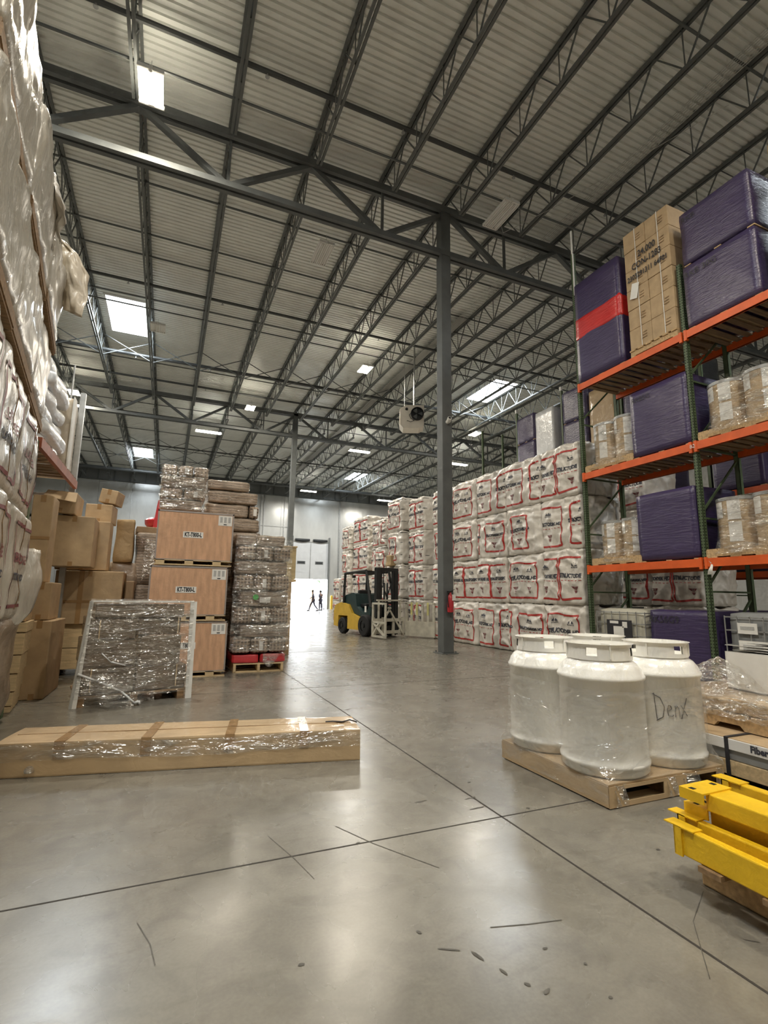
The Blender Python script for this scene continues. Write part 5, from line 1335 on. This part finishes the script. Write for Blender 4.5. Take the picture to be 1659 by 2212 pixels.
for s in (-1, 1):
    a = MB(); y = 0
    if s < 0:
        for q_ in ((.62, .04, .62, 1.1), (1.35, .04, 1.35, 1.1), (.62, .07, 1.35, .07), (.62, .5, 1.35, .5), (.62, 1.08, 1.35, 1.08), (.62, .5, 1.35, .07), (.62, .07, 1.0, .5)): a.bar((q_[0], 0, q_[1]), (q_[2], 0, q_[3]), .05, .06)
        a.build('clamp_arm', 'clamp_white', t).location = (0, s * .62, 0); continue
    a.box(.62, 1.75, y - .025, y + .025, .04, .52)
    for k in range(6): a.box(.62 + .21 * k, .62 + .21 * k + (.08 if k < 5 else .08), y - .025, y + .025, .52, 1.10)
    a.box(.62, 1.75, y - .025, y + .025, 1.06, 1.12)
    ap = a.build('clamp_arm', 'clamp_white', t); ap.location = (0, s * .62, 0)
    if s > 0: ap.location = (.62 - .62 * math.cos(.35), .66 - .62 * math.sin(.35), 0); ap.rotation_euler = (0, 0, .35)
    tp = MB()
    for k in (1, 2, 4): tp.box(.625 + .21 * k, .625 + .21 * k + .07, y - .029, y + .029, .72, 1.125)
    tp.build('yellow_paint', 'clamp_yellow', ap)
tag(soft('brown_bundle', 'torn brown carton caught between the white stacks above the forklift', 'bundle', 7.72, 7.93, 17.35, 17.85, 2.45, 2.85, 'kraft', 95, .04, r=.02), 'torn piece of brown cardboard stuck between the white stacks above the forklift', 'cardboard')

# ---------------------------------------------------------------- people by the dock door
def person(x, y, rz, joints, label, shirt, pants):
    """joints: skinned body; clothing as slightly larger skins over it"""
    t = thing('person', label, 'person', (x, y, .002), rz)
    def skin(name, vs, es, rs, m, root=0, sub=2):
        me = bpy.data.meshes.new(name); me.from_pydata(vs, es, []); o = link(name, me, t)
        o.modifiers.new('s', 'SKIN'); 
        for i, r_ in enumerate(rs): me.skin_vertices[0].data[i].radius = (r_, r_)
        for i in range(len(vs)): me.skin_vertices[0].data[i].use_root = (i == root)
        md = o.modifiers.new('u', 'SUBSURF'); md.levels = 1; md.render_levels = sub
        dg = bpy.context.evaluated_depsgraph_get(); m2 = bpy.data.meshes.new_from_object(o.evaluated_get(dg)); o.modifiers.clear(); o.data = m2
        m2.materials.clear(); m2.materials.append(MATS[m]); m2.polygons.foreach_set('use_smooth', [True] * len(m2.polygons)); return o
    J = joints
    names = ['pelvis', 'waist', 'chest', 'neck', 'chin', 'head', 'sl', 'el', 'wl', 'hl', 'sr', 'er', 'wr', 'hr', 'tl', 'kl', 'al', 'fl', 'tr', 'kr', 'ar', 'fr']
    rad = [.12, .115, .135, .055, .065, .085, .055, .042, .032, .03, .055, .042, .032, .03, .085, .06, .042, .035, .085, .06, .042, .035]
    ed = [(0, 1), (1, 2), (2, 3), (3, 4), (4, 5), (2, 6), (6, 7), (7, 8), (8, 9), (2, 10), (10, 11), (11, 12), (12, 13), (0, 14), (14, 15), (15, 16), (16, 17), (0, 18), (18, 19), (19, 20), (20, 21)]
    vs = [J[n] for n in names]
    skin('body', vs, ed, rad, 'skin')
    sh = ['waist', 'chest', 'sl', 'el', 'sr', 'er', 'pelvis']
    skin('shirt', [J[n] for n in sh], [(6, 0), (0, 1), (1, 2), (2, 3), (1, 4), (4, 5)], [.135, .155, .075, .058, .075, .058, .135], shirt, 0)
    pn = ['pelvis', 'tl', 'kl', 'al', 'tr', 'kr', 'ar']
    skin('trousers', [J[n] for n in pn], [(0, 1), (1, 2), (2, 3), (0, 4), (4, 5), (5, 6)], [.135, .105, .075, .06, .105, .075, .06], pants, 0)
    h = Vector(J['head'])
    MB().lathe([(0, .105), (.05, .095), (.085, .05), (.095, -.01), (.08, -.06)], 14, Matrix.Translation(h + Vector((-.012, 0, .02)))).build('hair', 'hair', t, True)
    f = MB()
    f.lathe([(0, .02), (.012, .0), (0, -.02)], 6, Matrix.Translation(h + Vector((.09, 0, -.02))))
    for s in (-1, 1): f.lathe([(0, .02), (.01, 0), (0, -.02)], 6, Matrix.Translation(h + Vector((0, s * .09, -.02))))
    f.build('nose_and_ears', 'skin', t, True)
    e = MB()
    for s in (-1, 1): e.box(.078, .086, s * .032 - .012, s * .032 + .012, .0, .012, Matrix.Translation(h))
    e.box(.078, .086, -.02, .02, -.065, -.058, Matrix.Translation(h)); e.build('eyes_and_mouth', 'hair', t)
    for side in ('l', 'r'):
        w_, hd = Vector(J['w' + side]), Vector(J['h' + side]); d_ = (hd - w_).normalized(); fg = MB()
        for k in range(4): fg.rod(hd + Vector((0, (k - 1.5) * .018, 0)), hd + Vector((.015, (k - 1.5) * .018, 0)) + d_ * (.075 - .008 * abs(k - 1.3)), .009, 6, .006)
        fg.rod(w_.lerp(hd, .5), hd + Vector((.045, .0, -.01)), .010, 6, .007); fg.build('fingers', 'skin', t, True)
    for side in ('l', 'r'):
        a_, f_ = Vector(J['a' + side]), Vector(J['f' + side]); q = MB(); q.box(a_.x - .07, f_.x + .07, f_.y - .05, f_.y + .05, min(a_.z, f_.z) - .055, min(a_.z, f_.z) + .035, c=.02); q.build('shoe', 'fork_black', t)
    return t
walk = dict(pelvis=(0, 0, .95), waist=(.0, 0, 1.10), chest=(.03, 0, 1.32), neck=(.05, 0, 1.48), chin=(.07, 0, 1.55), head=(.08, 0, 1.65), sl=(.03, .2, 1.40), el=(-.10, .24, 1.14), wl=(.02, .24, .93), hl=(.06, .24, .85), sr=(.03, -.2, 1.40), er=(.12, -.25, 1.15), wr=(.32, -.22, 1.05), hr=(.40, -.2, 1.05),
            tl=(0, .09, .90), kl=(.22, .10, .52), al=(.34, .10, .10), fl=(.45, .10, .06), tr=(0, -.09, .90), kr=(-.10, -.10, .50), ar=(-.38, -.10, .16), fr=(-.28, -.10, .06))
person(11.55, 42.0, PI - .35, walk, 'person in greyish clothes striding across the open dock door, one forearm raised', 'cloth_grey', 'cloth_dark')
stand = dict(walk); stand.update(kl=(.05, .10, .5), al=(.02, .10, .1), fl=(.12, .10, .06), kr=(0, -.10, .5), ar=(-.06, -.10, .1), fr=(.04, -.10, .06), er=(.05, -.26, 1.12), wr=(.2, -.24, .98), hr=(.27, -.23, .95))
person(12.65, 43.6, 2.2, stand, 'person in dark clothes standing behind the walking one at the dock door', 'cloth_dark', 'cloth_dark')
# by the door and outside
for x, l in ((15.05, 'yellow bollard beside the right edge of the open dock door'),):
    o = MB().rod((0, 0, 0), (0, 0, 1.25), .13, 14).lathe([(.13, 1.25), (.10, 1.31), (0, 1.34)], 14).build('bollard', 'bollard', None, True); o.location = (x, YW - .9, .001); tag(o, l, 'bollard')
t = thing('hand_truck', 'small dark frame standing in the dock doorway', 'cart', (14.3, YW - .6, .001)); MB().path([(0, -.25, .1), (0, -.25, .55), (0, .25, .55), (0, .25, .1)], .03, 6).build('frame', 'fork_black', t); MB().box(-.1, .1, -.3, .3, .0, .06).build('base', 'fork_black', t)
t = thing('palm_tree', 'leaning bare tree trunk with a small tuft seen outside the open dock door', 'tree', (15.1, 56, -.02))
MB().path([(0, 0, 0), (.05, 0, 1.2), (.22, 0, 2.2), (.35, 0, 3.3)], .17, 8).build('trunk', 'pipe_brown', t, True)
lf = MB()
for k in range(9):
    a = k * .7; lf.grid(lambda u, v, a=a: (1.0 + .55 * u * math.cos(a) + .06 * (v - .5), .4 * u * math.sin(a), 2.75 + .28 * math.sin(u * 2.2) + .08 * (v - .5)), 5, 2)
lf.rod((.25, 0, 2.3), (1.0, 0, 2.75), .03, 5); lf.build('leaf_tuft', 'leaf', t)
t = thing('sign_post', 'thin dark post with short cross arms standing outside the dock door', 'post', (15.6, 53.5, -.02)); MB().rod((0, 0, 0), (0, 0, 1.9), .04, 6).bar((-.18, 0, 1.3), (.18, 0, 1.35), .05, .06).bar((-.1, 0, 1.7), (.1, 0, 1.7), .05, .1).build('post', 'fork_black', t)
t = thing('steel_drum', 'small stack of silvery canisters beside the far dock door', 'canister', (15.95, YW - 1.0, .001))
for k in range(3): MB().rod((.28 * k - .2, .1 * (k % 2), 0), (.28 * k - .2, .1 * (k % 2), 1.1 - .15 * k), .11, 10).build('canister', 'galv', t, True)

# ---------------------------------------------------------------- light, world, view
wd_ = bpy.data.worlds.new('world'); sc.world = wd_; wd_.use_nodes = True
bg = wd_.node_tree.nodes['Background']; bg.inputs[0].default_value = (.90, .95, 1., 1); bg.inputs[1].default_value = 9.
sc.view_settings.view_transform = 'Standard'; sc.view_settings.look = 'None'; sc.view_settings.gamma = 1.; sc.view_settings.use_curve_mapping = False
sc.view_settings.exposure = .8
cy_ = sc.cycles
cy_.use_denoising = True; cy_.max_bounces = 6; cy_.diffuse_bounces = 4; cy_.glossy_bounces = 3; cy_.transparent_max_bounces = 12; cy_.transmission_bounces = 4
cy_.caustics_reflective = False; cy_.caustics_refractive = False; cy_.sample_clamp_indirect = 6.; cy_.use_adaptive_sampling = True; cy_.adaptive_threshold = .06; cy_.adaptive_min_samples = 12

# every loose strip of tape, strap or film is a part of its own
def split_parts(names):
    for o in list(C.objects):
        if o.type != 'MESH' or o.parent is None or o.data.users > 1 or o.name.split('.')[0] not in names: continue
        me = o.data; par = list(range(len(me.vertices)))
        def find(i):
            while par[i] != i: par[i] = par[par[i]]; i = par[i]
            return i
        for e in me.edges: par[find(e.vertices[0])] = find(e.vertices[1])
        isl = {}
        for p in me.polygons: isl.setdefault(find(p.vertices[0]), []).append([tuple(me.vertices[i].co) for i in p.vertices])
        if not 1 < len(isl) <= 12: continue
        sm_ = me.polygons[0].use_smooth; mt = me.materials[0]; nm = o.name.split('.')[0]; first = True
        for polys in isl.values():
            idx = {}; fs = []
            for pl in polys: fs.append(tuple(idx.setdefault(c, len(idx)) for c in pl))
            m2 = bpy.data.meshes.new(nm); m2.from_pydata(list(idx), [], fs); m2.materials.append(mt); m2.polygons.foreach_set('use_smooth', [sm_] * len(fs))
            if first: o.data = m2; first = False
            else:
                c = bpy.data.objects.new(nm, m2); C.objects.link(c); c.parent = o.parent; c.matrix_local = o.matrix_local
split_parts({'strap', 'tape', 'torn_film', 'label_sheet', 'printing_block', 'twisted_film_tail', 'hanger_pipe', 'yellow_paint', 'punched_hole', 'lift_cylinder', 'hose', 'loose_ends', 'printed_badge_x', 'fan_blade', 'loose_papers', 'mast_crossbar', 'canister', 'spring_cover'})
